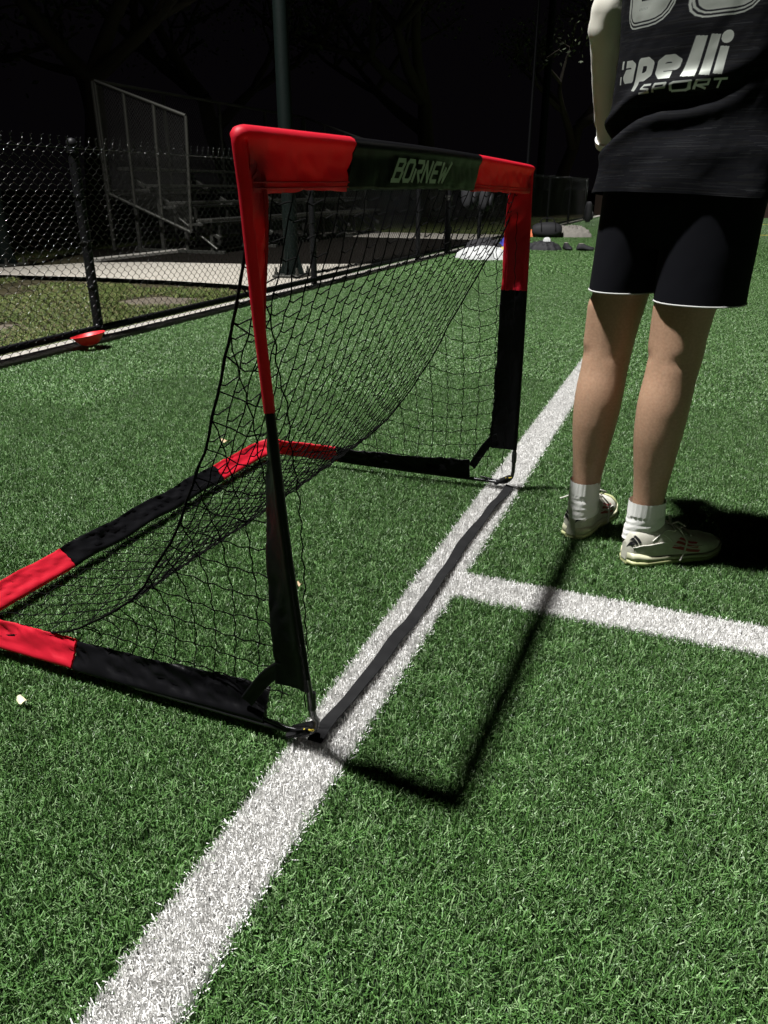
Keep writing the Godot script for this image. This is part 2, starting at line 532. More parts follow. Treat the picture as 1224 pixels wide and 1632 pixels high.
func make_turf() -> void:
	var g := [Color(0.056, 0.128, 0.031), Color(0.075, 0.167, 0.043), Color(0.100, 0.206, 0.062), Color(0.148, 0.258, 0.102), Color(0.033, 0.082, 0.018), Color(0.084, 0.160, 0.050), Color(0.064, 0.145, 0.036), Color(0.21, 0.31, 0.15)]  # last, palest green paints highlights onto a few blades
	var w := [Color(0.84, 0.835, 0.82), Color(0.80, 0.795, 0.78), Color(0.88, 0.875, 0.86), Color(0.74, 0.73, 0.71)]
	var yl := [Color(0.62, 0.52, 0.06), Color(0.55, 0.46, 0.05)]
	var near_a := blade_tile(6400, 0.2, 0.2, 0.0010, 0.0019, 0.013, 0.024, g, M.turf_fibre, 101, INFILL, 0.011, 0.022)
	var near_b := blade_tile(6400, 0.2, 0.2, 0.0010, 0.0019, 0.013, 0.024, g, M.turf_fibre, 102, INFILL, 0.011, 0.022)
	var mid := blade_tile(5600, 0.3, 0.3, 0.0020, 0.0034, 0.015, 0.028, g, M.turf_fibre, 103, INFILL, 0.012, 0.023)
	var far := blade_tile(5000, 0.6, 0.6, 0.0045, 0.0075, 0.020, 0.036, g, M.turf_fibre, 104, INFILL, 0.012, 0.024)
	var lists := [[[], []], [[], []], [[], []], [[], []]]
	rng.seed = 77
	var put_block := func(bx: float, bz: float, wx: float, wz: float) -> void:
		# a block of the field, tiled finer the closer it lies
		var cx := bx + wx * 0.5
		var cz := bz + wz * 0.5
		if not seen(cx, cz, 1.5) or cx < -3.5: return
		var d := sqrt(cx * cx + cz * cz)
		var s := 0.2 if d < 3.4 else (0.3 if d < 8.5 else 0.6)
		var nx := maxi(1, int(round(wx / s)))
		var nz := maxi(1, int(round(wz / s)))
		for i in nx:
			for j in nz:
				var px := bx + (i + 0.5) * wx / nx
				var pz := bz + (j + 0.5) * wz / nz
				if px < -3.27: continue
				var which := (rng.randi() % 2) if s < 0.25 else (2 if s < 0.5 else 3)
				var b := Basis(Vector3.UP, (rng.randi() % 4) * PI / 2) * Basis.from_scale(Vector3(1 if rng.randf() < 0.5 else -1, 1, 1))
				b = Basis.from_scale(Vector3(wx / nx / s, rng.randf_range(0.95, 1.06), wz / nz / s)) * b
				lists[which][0].append(Transform3D(b, Vector3(px, 0, pz)))
				var t := 1.0 + 0.16 * noise.get_noise_2d(px * 38.0, pz * 38.0) + 0.10 * noise.get_noise_2d(px * 9.0 + 50, pz * 9.0)
				lists[which][1].append(Color(t, t, t))
	# left of the long line
	for i in 5:
		for j in 52:
			put_block.call(LINE_X0 - (i + 1) * 0.6, 3.0 - (j + 1) * 0.6, 0.6, 0.6)
	for i in 20:
		for j in 5:
			put_block.call(LINE_X1 + i * 0.6, TL_Z1 + j * 0.6, 0.6, 0.6)
		for j in 43:
			put_block.call(LINE_X1 + i * 0.6, TL_Z0 - (j + 1) * 0.6, 0.6, 0.6)
	var names := ["near", "near", "mid", "far"]
	var meshes := [near_a, near_b, mid, far]
	var grass := thing("turf_grass", "short green artificial grass fibres of the pitch", "grass")
	grass.set_meta("kind", "stuff")
	for i in 4:
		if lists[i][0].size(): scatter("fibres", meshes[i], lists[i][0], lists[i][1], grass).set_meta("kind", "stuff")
	# white lines
	var lw := LINE_X1 - LINE_X0
	var wn := blade_tile(5600, lw, 0.2, 0.0013, 0.0022, 0.013, 0.023, w, M.white_fibre, 111, INFILL, 0.012, 0.024)
	var wm := blade_tile(2200, lw, 0.3, 0.0030, 0.0046, 0.016, 0.026, w, M.white_fibre, 112, INFILL, 0.012, 0.025)
	var nearl := [[], []]
	var farl := [[], []]
	var z := 1.4
	while z > -27.5:
		var near: bool = z > -6.2
		var s := 0.2 if near else 0.3
		var l: Array = nearl if near else farl
		var b := Basis(Vector3.UP, PI * (rng.randi() % 2)) * Basis.from_scale(Vector3(1 if rng.randf() < 0.5 else -1, 1, 1))
		l[0].append(Transform3D(b, Vector3((LINE_X0 + LINE_X1) * 0.5, 0, z - s * 0.5)))
		var t := 1.0 + 0.06 * noise.get_noise_2d(z * 60.0, 3.0)
		l[1].append(Color(t, t, t))
		z -= s
	var x := LINE_X1
	var tl := [[], []]
	while x < 4.6:
		var b := Basis(Vector3.UP, PI / 2 + PI * (rng.randi() % 2)) * Basis.from_scale(Vector3((TL_Z1 - TL_Z0) / lw * (1 if rng.randf() < 0.5 else -1), 1, 1))
		tl[0].append(Transform3D(b, Vector3(x + 0.1, 0, (TL_Z0 + TL_Z1) * 0.5)))
		tl[1].append(Color.WHITE)
		x += 0.2
	var line := thing("white_line", "long white line of turf fibres running under the goal strap", "line marking")
	line.set_meta("kind", "stuff")
	scatter("fibres", wn, nearl[0], nearl[1], line).set_meta("kind", "stuff")
	scatter("fibres", wm, farl[0], farl[1], line).set_meta("kind", "stuff")
	var line2 := scatter("white_line", wn, tl[0], tl[1], null)
	tag(line2, "white line of turf fibres branching off beside the player's feet", "line marking", "", "stuff")
	# thin yellow lines far down the pitch
	var ym := blade_tile(500, 0.10, 0.3, 0.006, 0.010, 0.022, 0.036, yl, M.white_fibre, 113, INFILL, 0.018, 0.030)
	for zz in [-17.2, -22.3]:
		var ll := [[], []]
		var xx := -1.0
		while xx < 8.0:
			ll[0].append(Transform3D(Basis(Vector3.UP, PI / 2 + PI * (rng.randi() % 2)), Vector3(xx, 0, zz)))
			ll[1].append(Color.WHITE)
			xx += 0.3
		tag(scatter("yellow_line", ym, ll[0], ll[1], null), "thin yellow line across the far pitch" + (", the one nearer the bags" if zz > -20 else ", the one before the brown wall"), "line marking", "", "stuff")
	# lawn between the fence and the path
	var lg := [Color(0.060, 0.095, 0.018), Color(0.085, 0.125, 0.026), Color(0.110, 0.130, 0.036), Color(0.14, 0.125, 0.06), Color(0.045, 0.078, 0.014)]
	var lt := blade_tile(900, 0.4, 0.4, 0.003, 0.006, 0.03, 0.065, lg, M.lawn, 121, -0.060, 0.018, 0.045, 0.06)
	var xf := []
	var cl := []
	var gx := -13.0
	while gx < -3.6:
		var gz := 0.0
		while gz > -26.0:
			var p := Vector2(gx, gz)
			var bare := noise.get_noise_2d(gx * 55.0, gz * 55.0)
			var edge := p.distance_to(Vector2(-4.2, -5.42)) < 0.30 or p.distance_to(Vector2(-4.35, -3.8)) < 0.24
			if seen(gx, gz, 1.0) and bare < 0.32 and not edge and not (gx < -3.6 and gz < -7.9 and gz > -16.1 and gx > -8.7) and not (gz < -6.2 + (0.25 if gx > -4.6 else 0.0) and gz > -8.6 and gx > -8.0):
				xf.append(Transform3D(Basis(Vector3.UP, rng.randf() * TAU) * Basis.from_scale(Vector3(1, rng.randf_range(0.6, 1.1), 1)), Vector3(gx + rng.randf_range(-0.08, 0.08), 0, gz + rng.randf_range(-0.08, 0.08))))
				var t := 1.0 + 0.35 * noise.get_noise_2d(gx * 30.0 + 9, gz * 30.0)
				cl.append(Color(t, t, t))
			gz -= 0.33
		gx += 0.33
	tag(scatter("lawn_grass", lt, xf, cl, null), "patchy olive lawn grass behind the chain-link fence", "grass", "", "stuff")

# ------------------------------------------------------------------ fence
func make_fence() -> void:
	var fx := -3.335
	var pitch := 0.0330
	var span := 2.93
	var top := 1.05
	var fence := thing("chain_link_fence", "black chain-link fence with twisted wire tips along the pitch edge", "fence", Vector3(fx, 0, 0))
	var nw := int(span / pitch)
	var panel := MB.new()
	rng.seed = 5
	var rows := 19
	var dy := top / rows
	for i in nw + 1:
		var x0 := (i - nw * 0.5) * pitch
		var ph := 1.0 if i % 2 == 0 else -1.0
		var pts := []
		for j in rows * 2 + 1:
			var sgn := ph if j % 2 == 0 else -ph
			var y := 0.018 + j * dy * 0.5
			# the wire hooks round its neighbour at every corner
			pts.append(Vector3(0.0030 * sgn, y - 0.005, -(x0 + sgn * pitch * 0.50)))
			pts.append(Vector3(-0.0030 * sgn, y + 0.005, -(x0 + sgn * pitch * 0.50)))
		panel.tube(pts, 0.0017, 0.0017, 4, false)
		if ph < 0.0: continue
		# twisted tip where two wires meet at the top
		var tip := []
		var xt := x0 + pitch * 0.5
		var lean := rng.randf_range(-0.004, 0.004)
		for j in 9:
			var a := j * 1.5
			tip.append(Vector3(0.003 * cos(a), top + 0.010 + j * 0.0045, -(xt + 0.003 * sin(a) + lean * j * 0.3)))
		panel.tube(tip, 0.0032, 0.0026, 5)
		panel.tube([tip[8], tip[8] + Vector3(0.006, 0.007, -0.004), tip[8] + Vector3(0.008, 0.002, -0.009)], 0.0018, 0.0012, 4)
		panel.tube([tip[8], tip[8] + Vector3(-0.005, 0.008, 0.004)], 0.0018, 0.0012, 4)
	var pm := panel.mesh(M.black_vinyl)
	var post := MB.new()
	post.tube([Vector3(0, -0.06, 0), Vector3(0, 1.07, 0)], 0.029, 0.029, 14)
	post.lathe([Vector2(0.001, 1.100), Vector2(0.018, 1.096), Vector2(0.030, 1.082), Vector2(0.032, 1.066), Vector2(0.029, 1.062)], Transform3D(), 14)
	var postm := post.mesh(M.black_paint)
	var tie := MB.new()
	var ring := []
	for k in 13:
		var a := TAU * k / 12
		ring.append(Vector3(0.034 * cos(a), 0.004 * sin(a * 2), 0.034 * sin(a)))
	tie.tube(ring, 0.003, 0.003, 4, false)
	var tiem := tie.mesh(M.black_vinyl)
	for i in range(-1, 9):
		var z := -3.70 - (i - 1) * span + span
		if i < 0: continue
		var p := obj("post", postm, null, fence)
		p.position = Vector3(-0.03, 0, z - span)
		for y in [0.07, 0.30, 0.55, 0.80, 1.03]: obj("tie_wire", tiem, null, p).position.y = y
		var q := obj("mesh_panel", pm, null, fence)
		q.position = Vector3(0.004, 0, z - span * 0.5)
		q.set_meta("kind", "stuff")
	var rail := MB.new()
	rail.tube([Vector3(-0.012, 0.055, 3.0), Vector3(-0.012, 0.055, -26.5)], 0.021, 0.021, 12)
	obj("bottom_rail", rail, M.black_paint, fence)
	var tw := MB.new()
	tw.tube([Vector3(0.002, 1.045, 3.0), Vector3(0.002, 1.045, -26.5)], 0.0025, 0.0025, 5)
	obj("top_wire", tw, M.black_vinyl, fence)
	# gate: heavier post with hinges
	var gate := thing("gate_post", "stout black gate post with hinges standing by the white towel", "post", Vector3(fx + 0.03, 0, -10.62))
	var gp := MB.new()
	gp.tube([Vector3(0, -0.05, 0), Vector3(0, 1.12, 0)], 0.042, 0.042, 14)
	gp.lathe([Vector2(0.001, 1.16), Vector2(0.028, 1.15), Vector2(0.044, 1.13), Vector2(0.044, 1.11)], Transform3D(), 14)
	obj("post", gp, M.black_paint, gate)
	for y in [0.12, 0.30, 0.72, 1.0]:
		var hb := MB.new()
		hb.tube([Vector3(0, y - 0.03, 0), Vector3(0, y + 0.03, 0)], 0.050, 0.050, 12)
		hb.box(Transform3D(Basis(), Vector3(0.01, y, -0.08)), Vector3(0.02, 0.05, 0.08), 0.004)
		hb.tube([Vector3(0.01, y - 0.045, -0.12), Vector3(0.01, y + 0.045, -0.12)], 0.014, 0.014, 8)
		obj("hinge", hb, M.galvanised if y > 0.5 else M.black_paint, gate)

# ------------------------------------------------------------------ poles, bleachers, trees, lamps
func make_poles() -> void:
	for k in 3:
		var at: Vector3 = [Vector3(-3.95, -0.012, -7.28), Vector3(-7.68, -0.012, -7.08), Vector3(-3.95, -0.02, -18.6)][k]
		var label: String = ["dark green steel pole on a bolted base plate behind the goal's red corner", "dark green steel pole on the path's far edge, left of the bleachers", "slim dark pole standing beyond the bags along the fence"][k]
		var t := thing("steel_pole", label, "pole", at)
		var r: float = [0.078, 0.085, 0.04][k]
		var mb := MB.new()
		mb.tube([Vector3(0, 0.02, 0), Vector3(0, 3, 0), Vector3(0, 9, 0)], r, r * 0.72, 20)
		obj("shaft", mb, M.green_paint if k < 2 else M.black_paint, t)
		var b := MB.new()
		b.box(Transform3D(Basis(), Vector3(0, 0.014, 0)), Vector3(r * 4.0, 0.028, r * 4.0), 0.006)
		obj("base_plate", b, M.galvanised, t)
		for s in [[-1, -1], [1, -1], [1, 1], [-1, 1]]:
			var bo := MB.new()
			bo.tube([Vector3(s[0] * r * 1.55, 0.028, s[1] * r * 1.55), Vector3(s[0] * r * 1.55, 0.10, s[1] * r * 1.55)], 0.013, 0.013, 8)
			bo.tube([Vector3(s[0] * r * 1.55, 0.03, s[1] * r * 1.55), Vector3(s[0] * r * 1.55, 0.055, s[1] * r * 1.55)], 0.022, 0.022, 6)
			obj("anchor_bolt", bo, M.galvanised, t)
		for a in 4:
			var gu := MB.new()
			var d := Vector3(cos(a * PI / 2), 0, sin(a * PI / 2))
			var s2 := d.cross(Vector3.UP) * 0.006
			for e in [-1.0, 1.0]:
				var i := gu.vert(d * r * 0.95 + s2 * e + Vector3(0, 0.028, 0)); gu.vert(d * r * 1.85 + s2 * e + Vector3(0, 0.028, 0)); gu.vert(d * r * 0.95 + s2 * e + Vector3(0, 0.24, 0))
				if e < 0: gu.tri(i, i + 1, i + 2)
				else: gu.tri(i, i + 2, i + 1)
			gu.flat_quad(d * r * 1.85 - s2 + Vector3(0, 0.028, 0), d * r * 1.85 + s2 + Vector3(0, 0.028, 0), d * r * 0.95 + s2 + Vector3(0, 0.24, 0), d * r * 0.95 - s2 + Vector3(0, 0.24, 0))
			obj("gusset", gu, M.green_paint if k < 2 else M.black_paint, t)

func make_bleachers() -> void:
	var z0 := -9.43
	var z1 := -15.6
	var t := thing("bleachers", "aluminium bleachers with wire guard panels behind the fence", "bleachers", Vector3(-6.3, 0, z0))
	var ln := z0 - z1
	for k in 4:
		var fx := -0.05 - k * 0.42
		var y := 0.27 + k * 0.22
		var seat := MB.new()
		seat.box(Transform3D(Basis(), Vector3(fx - 0.10, y + 0.16, -ln * 0.5)), Vector3(0.24, 0.04, ln), 0.006)
		obj("seat_plank", seat, M.aluminium, t)
		if k > 0:
			var foot := MB.new()
			foot.box(Transform3D(Basis(), Vector3(fx + 0.16, y - 0.12, -ln * 0.5)), Vector3(0.24, 0.035, ln), 0.006)
			obj("foot_plank", foot, M.aluminium, t)
	for j in 5:
		var z := -0.15 - j * (ln - 0.3) / 4.0
		var fr := MB.new()
		fr.box(Transform3D(Basis(), Vector3(-0.70, 0.0, z)), Vector3(1.5, 0.05, 0.06), 0.004)
		var slope := Vector3(-1.40, 0.78, 0)
		fr.box(Transform3D(Basis.looking_at(slope, Vector3.BACK), Vector3(-0.70, 0.58, z + 0.002)), Vector3(0.05, 0.06, slope.length()), 0.004)
		for k in 4:
			var x := -0.15 - k * 0.42
			fr.box(Transform3D(Basis(), Vector3(x, (0.27 + k * 0.22) * 0.5 + 0.07, z - 0.004)), Vector3(0.05, 0.27 + k * 0.22 + 0.10, 0.052), 0.004)
		obj("frame", fr, M.galvanised, t)
		var br := MB.new()
		br.tube([Vector3(-0.05, 0.05, z + 0.04), Vector3(-0.9, 0.62, z + 0.04)], 0.018, 0.018, 8)
		obj("brace", br, M.galvanised, t)
	# end guard
	var c := [Vector3(-0.30, 1.72, 0), Vector3(-1.72, 2.18, 0), Vector3(-1.72, 0.76, 0), Vector3(-0.38, 0.27, 0)]
	for e in 2:
		var off := Vector3(0, 0, 0 if e == 0 else -ln)
		var g := MB.new()
		for i in 4: g.tube([c[i] + off, c[(i + 1) % 4] + off], 0.024, 0.024, 10)
		for s in [0.35, 0.68]:
			g.tube([c[0].lerp(c[1], s) + off, c[3].lerp(c[2], s) + off], 0.024, 0.024, 8)
		var gd := obj("guard_rail", g, M.galvanised, t)
		_mesh_fill(c[0] + off, c[1] + off, c[2] + off, c[3] + off, gd)
	var bg := MB.new()
	bg.tube([c[1], c[1] + Vector3(0, 0, -ln)], 0.024, 0.024, 10)
	bg.tube([c[2], c[2] + Vector3(0, 0, -ln)], 0.024, 0.024, 10)
	for j in 5:
		var z := -j * ln / 4.0
		bg.tube([Vector3(-1.76, 0.0, z), Vector3(-1.76, 2.18, z)], 0.03, 0.03, 8)
	var bgo := obj("back_rail", bg, M.galvanised, t)
	for j in 4:
		var z := -j * ln / 4.0
		_mesh_fill(c[1] + Vector3(0, 0, z), c[1] + Vector3(0, 0, z - ln / 4), c[2] + Vector3(0, 0, z - ln / 4), c[2] + Vector3(0, 0, z), bgo)

func _mesh_fill(a: Vector3, b: Vector3, c: Vector3, d: Vector3, parent: Node) -> void:
	# wire diamonds between four corners: a-b top edge, d-c bottom edge
	var mb := MB.new()
	var n := maxi(10, int(a.distance_to(b) / 0.055))
	var h := maxi(10, int(a.distance_to(d) / 0.055))
	for s in [-1, 1]:
		for i in range(-h, n + h):
			var pts := []
			for j in h + 1:
				var u := float(i + s * j) / n
				if u < 0.0 or u > 1.0: continue
				var t := float(j) / h
				pts.append(a.lerp(b, u).lerp(d.lerp(c, u), t))
			if pts.size() > 1: mb.tube([pts[0], pts[pts.size() - 1]], 0.0015, 0.0015, 3, false)
	var o := obj("wire_mesh", mb, M.galvanised, parent)
	o.set_meta("kind", "stuff")

func make_tree(seed_: int, height: float, sparse: bool) -> Node3D:
	rng.seed = seed_
	var t := Node3D.new()
	var wood := MB.new()
	var tips := []
	var stack := [[Vector3.ZERO, Vector3(rng.randf_range(-0.06, 0.06), 1, rng.randf_range(-0.06, 0.06)), height * 0.36, height * 0.035, 0]]
	while stack.size():
		var s: Array = stack.pop_back()
		var p: Vector3 = s[0]
		var d: Vector3 = s[1].normalized()
		var pts := [p]
		var dd := d
		for i in 4:
			dd = (dd + Vector3(rng.randf_range(-0.16, 0.16), rng.randf_range(-0.04, 0.12), rng.randf_range(-0.16, 0.16))).normalized()
			p += dd * s[2] / 4.0
			pts.append(p)
		wood.tube(pts, s[3], s[3] * 0.62, 8 if s[4] < 2 else 5, false)
		if s[4] >= 4:
			tips.append(p)
			tips.append(pts[2])
			continue
		for k in (4 if s[4] == 0 else 3):
			var ax := Vector3(rng.randf_range(-1, 1), rng.randf_range(-0.25, 0.55), rng.randf_range(-1, 1)).normalized()
			stack.append([p if k < 3 else pts[3], dd * 0.55 + ax * 0.85, s[2] * rng.randf_range(0.58, 0.8), s[3] * 0.58, s[4] + 1])
	var tr := MeshInstance3D.new()
	tr.mesh = wood.mesh(M.bark)
	tr.name = "trunk"
	t.add_child(tr)
	var lv := MB.new()
	lv.colored = true
	for p in tips:
		for i in (5 if sparse else 13):
			var q: Vector3 = p + Vector3(rng.randfn(), rng.randfn() * 0.8, rng.randfn()) * height * 0.045
			var b := Basis.from_euler(Vector3(rng.randf() * TAU, rng.randf() * TAU, rng.randf() * TAU))
			var w := rng.randf_range(0.05, 0.10)
			var g := rng.randf_range(0.7, 1.3)
			var col := Color(0.055 * g, 0.075 * g, 0.03 * g)
			var i0 := lv.vert(q - b.x * w, Vector2.ZERO, col)
			lv.vert(q + b.z * w * 0.45, Vector2.ZERO, col); lv.vert(q + b.x * w, Vector2.ZERO, col); lv.vert(q - b.z * w * 0.45, Vector2.ZERO, col)
			lv.quad(i0, i0 + 1, i0 + 2, i0 + 3)
	var cr := MeshInstance3D.new()
	cr.mesh = lv.mesh(M.leaf)
	cr.name = "crown"
	cr.set_meta("kind", "stuff")
	t.add_child(cr)
	return t

func make_trees() -> void:
	var a := make_tree(11, 7.5, true)
	var b := make_tree(29, 9.0, false)
	var spots := [[a, -10.5, -12.0, 0.0, 1.0, "bare-limbed tree with sparse leaves at the bleachers' near end"], [b, -12.5, -20.0, 1.2, 1.0, "leafy tree rising behind the bleachers' middle"], [b, -8.5, -25.0, 2.6, 1.05, "leafy tree beyond the bleachers' far end"], [a, -15.0, -9.0, 4.0, 1.1, "bare-limbed tree behind the pole at the path's edge"], [b, -5.5, -31.0, 4.4, 0.95, "leafy tree behind the fence near the far backpack"], [b, 1.5, -36.0, 0.7, 1.0, "leafy tree behind the brown end wall"], [b, 9.0, -35.0, 5.2, 1.1, "leafy tree past the brown end wall's right part"]]
	var done := {}
	for s in spots:
		var t: Node3D = s[0].duplicate() if done.has(s[0]) else s[0]
		done[s[0]] = true
		t.name = numbered("tree")
		add_child(t)
		t.position = Vector3(s[1], -0.06, s[2])
		t.rotation.y = s[3]
		t.scale = Vector3.ONE * s[4]
		tag(t, s[5], "tree", "dark trees around the pitch")

func make_end_wall() -> void:
	var t := thing("end_wall", "low dark brown board wall closing the far end of pitch", "wall", Vector3(0, 0, -28.1))
	for i in 14:
		var x := -3.0 + i * 1.22
		var mb := MB.new()
		mb.box(Transform3D(Basis(), Vector3(x, 0.32, 0)), Vector3(1.19, 0.72, 0.05), 0.006)
		obj("board", mb, M.wall_brown, t)
		var p := MB.new()
		p.box(Transform3D(Basis(), Vector3(x + 0.61, 0.36, -0.06)), Vector3(0.08, 0.80, 0.07), 0.005)
		obj("post", p, M.wall_brown, t)

func make_mast(at: Vector3, h: float, aim: Vector3, energy: float, cone: float, blend: float, label: String) -> void:
	# a floodlight mast: pole, arm, lamp head with a glowing glass, and the lamp's light just below the glass
	var t := thing("floodlight_mast", label, "floodlight", at)
	var p := MB.new()
	p.tube([Vector3(-0.7, 0, 0), Vector3(-0.7, h * 0.5, 0), Vector3(-0.7, h + 0.5, 0)], 0.13, 0.08, 16)
	obj("pole", p, M.green_paint, t)
	var arm := MB.new()
	arm.tube([Vector3(-0.7, h + 0.3, 0), Vector3(-0.2, h + 0.35, 0), Vector3(0, h + 0.22, 0)], 0.04, 0.035, 10)
	obj("arm", arm, M.green_paint, t)
	var dir := (aim - (at + Vector3(0, h, 0))).normalized()
	var bs := Basis.looking_at(dir, Vector3.UP)
	var head := MB.new()
	head.box(Transform3D(bs, Vector3(0, h, 0) - dir * 0.12), Vector3(0.62, 0.52, 0.16), 0.02)
	var ho := obj("lamp_housing", head, M.galvanised, t)
	var gl := MB.new()
	gl.box(Transform3D(bs, Vector3(0, h, 0) - dir * 0.035), Vector3(0.54, 0.44, 0.006), 0.001)
	obj("lamp_glass", gl, M.lamp_glass, ho)
	var l := SpotLight3D.new()
	l.name = "flood_lamp"
	add_child(l)
	l.position = at + Vector3(0, h, 0) + dir * 0.16
	l.basis = bs
	l.light_color = Color(1.0, 0.995, 0.985)
	l.light_energy = energy
	l.light_size = 0.36
	l.spot_range = 120.0
	l.spot_attenuation = 2.0
	l.spot_angle = cone
	l.spot_angle_attenuation = blend
	l.shadow_enabled = true

# ------------------------------------------------------------------ pop-up goal
func sleeve(pts: Array, dirs: Array, widths: Array, seed_: int, thick := 0.011, crease := 0.004, flat := 0.36) -> MB:
	# a fabric pocket round a rod: pts along the rod, dirs where the flat flap hangs, widths of the flap
	var nz := FastNoiseLite.new()
	nz.seed = seed_
	nz.frequency = 1.0
	# resample finely so that creases have room
	var P := []
	var D := []
	var Wd := []
	for i in pts.size() - 1:
		var m := clampi(int(pts[i].distance_to(pts[i + 1]) / 0.007), 1, 12)
		for j in m:
			var u := float(j) / m
			P.append(pts[i].cubic_interpolate(pts[i + 1], pts[maxi(i - 1, 0)], pts[mini(i + 2, pts.size() - 1)], u))
			D.append(dirs[i].lerp(dirs[i + 1], u))
			Wd.append(lerpf(widths[i], widths[i + 1], u))
	P.append(pts[pts.size() - 1]); D.append(dirs[pts.size() - 1]); Wd.append(widths[pts.size() - 1])
	# across: 0 = outer edge round the rod, 1 = free edge; second value = half thickness
	var prof := [[-0.09, 0.0], [-0.06, 0.6], [0.02, 1.0], [0.12, 0.95], [0.22, 0.70], [0.33, 0.50], [0.45, 0.42], [0.57, 0.38], [0.69, 0.36], [0.80, 0.36], [0.90, 0.36], [0.98, 0.30]]
	for i in range(prof.size() - 1, 0, -1): prof.append([prof[i][0], -prof[i][1]])
	prof.insert(12, [1.0, 0.0])
	var rs := []
	var run := 0.0
	for i in P.size():
		var p: Vector3 = P[i]
		if i > 0: run += p.distance_to(P[i - 1])
		var d: Vector3 = (P[mini(i + 1, P.size() - 1)] - P[maxi(i - 1, 0)]).normalized()
		var fl: Vector3 = D[i]
		fl = (fl - d * fl.dot(d)).normalized()
		var nn := d.cross(fl).normalized()
		var w: float = Wd[i]
		var ring := PackedVector3Array()
		var hang := absf(fl.y) if flat > 0.5 else 1.0
		for q in prof:
			var a0: float = q[0]
			var half: float = signf(q[1]) * maxf(absf(q[1]), flat * hang if a0 > 0.1 and absf(q[1]) > 0.0 else 0.0) * thick * 0.5 * lerpf(0.6, 1.0, hang)
			var wr: float = nz.get_noise_3d(run * 11.0, a0 * 1.3 + run * 6.0, 0.0) * crease
			# sharp slanting creases
			var rd: float = absf(nz.get_noise_3d(run * 9.0 - a0 * 0.9, a0 * 0.8 + run * 3.0, 17.0))
			wr += crease * 0.9 * exp(-rd * rd * 90.0)
			wr += nz.get_noise_3d(run * 60.0, a0 * 4.0, 7.0) * crease * 0.22
			var edge: float = nz.get_noise_2d(run * 9.0, 40.0) * 0.06
			ring.append(p + fl * w * (a0 * (1.0 + (edge * smoothstep(0.4, 1.0, a0)))) + nn * (half + wr * smoothstep(-0.02, 0.35, a0)))
		ring.reverse()
		rs.append(ring)
	var mb := MB.new()
	mb.rings(rs, true, true)
	return mb

func seam(pts: Array, dirs: Array, ws: Array, at: float, off: float, flip: float, parent: Node, m: Material) -> void:
	# a raised stitch line along the flap
	var mb := MB.new()
	var q := []
	for i in pts.size():
		var d: Vector3 = (pts[mini(i + 1, pts.size() - 1)] - pts[maxi(i - 1, 0)]).normalized()
		var fl: Vector3 = dirs[i]
		fl = (fl - d * fl.dot(d)).normalized()
		q.append(pts[i] + fl * ws[i] * at + d.cross(fl).normalized() * lerpf(0.0028, off, absf(fl.y)) * flip)
	mb.tube(q, 0.0011, 0.0011, 5)
	obj("seam", mb, m, parent)

func path(a: Vector3, b: Vector3, n: int) -> Array:
	var o := []
	for i in n + 1: o.append(a.lerp(b, float(i) / n))
	return o

const TL := Vector3(-0.466, 0.896, -0.752)
const TR := Vector3(-0.430, 0.888, -2.075)
const FL := Vector3(-0.466, 0.016, -0.872)
const FR := Vector3(-0.432, 0.016, -2.125)
const BL := Vector3(-1.275, 0.014, -0.880)
const BR := Vector3(-1.262, 0.014, -2.112)

func left_post(y: float) -> Vector3:
	var t := clampf(y / 0.896, 0.0, 1.0)
	return Vector3(lerpf(FL.x, TL.x, t), y, lerpf(FL.z, TL.z, t) + 0.02 * sin(t * PI) * 0.5)

func right_post(y: float) -> Vector3:
	var t := clampf(y / 0.888, 0.0, 1.0)
	return Vector3(lerpf(FR.x, TR.x, t), y, lerpf(FR.z, TR.z, t) - 0.03 * sin(t * PI) * 0.6)

func edge_curve(t: float, side: int) -> Vector2:
	# the cord from a top corner to a rear corner: (how far back 0..1, height)
	var k := [Vector2(0.0, 0.84), Vector2(0.05, 0.71), Vector2(0.085, 0.64), Vector2(0.15, 0.515), Vector2(0.23, 0.395), Vector2(0.335, 0.275), Vector2(0.45, 0.18), Vector2(0.62, 0.095), Vector2(0.8, 0.050), Vector2(1.0, 0.024)]
	if side == 1: k = [Vector2(0.0, 0.84), Vector2(0.055, 0.725), Vector2(0.115, 0.64), Vector2(0.205, 0.515), Vector2(0.285, 0.395), Vector2(0.380, 0.275), Vector2(0.475, 0.18), Vector2(0.61, 0.090), Vector2(0.8, 0.042), Vector2(1.0, 0.024)]
	var f := clampf(t, 0.0, 1.0) * (k.size() - 1)
	var i := mini(int(f), k.size() - 2)
	var p0: Vector2 = k[maxi(i - 1, 0)]
	var p3: Vector2 = k[mini(i + 2, k.size() - 1)]
	return k[i].cubic_interpolate(k[i + 1], p0, p3, f - i)

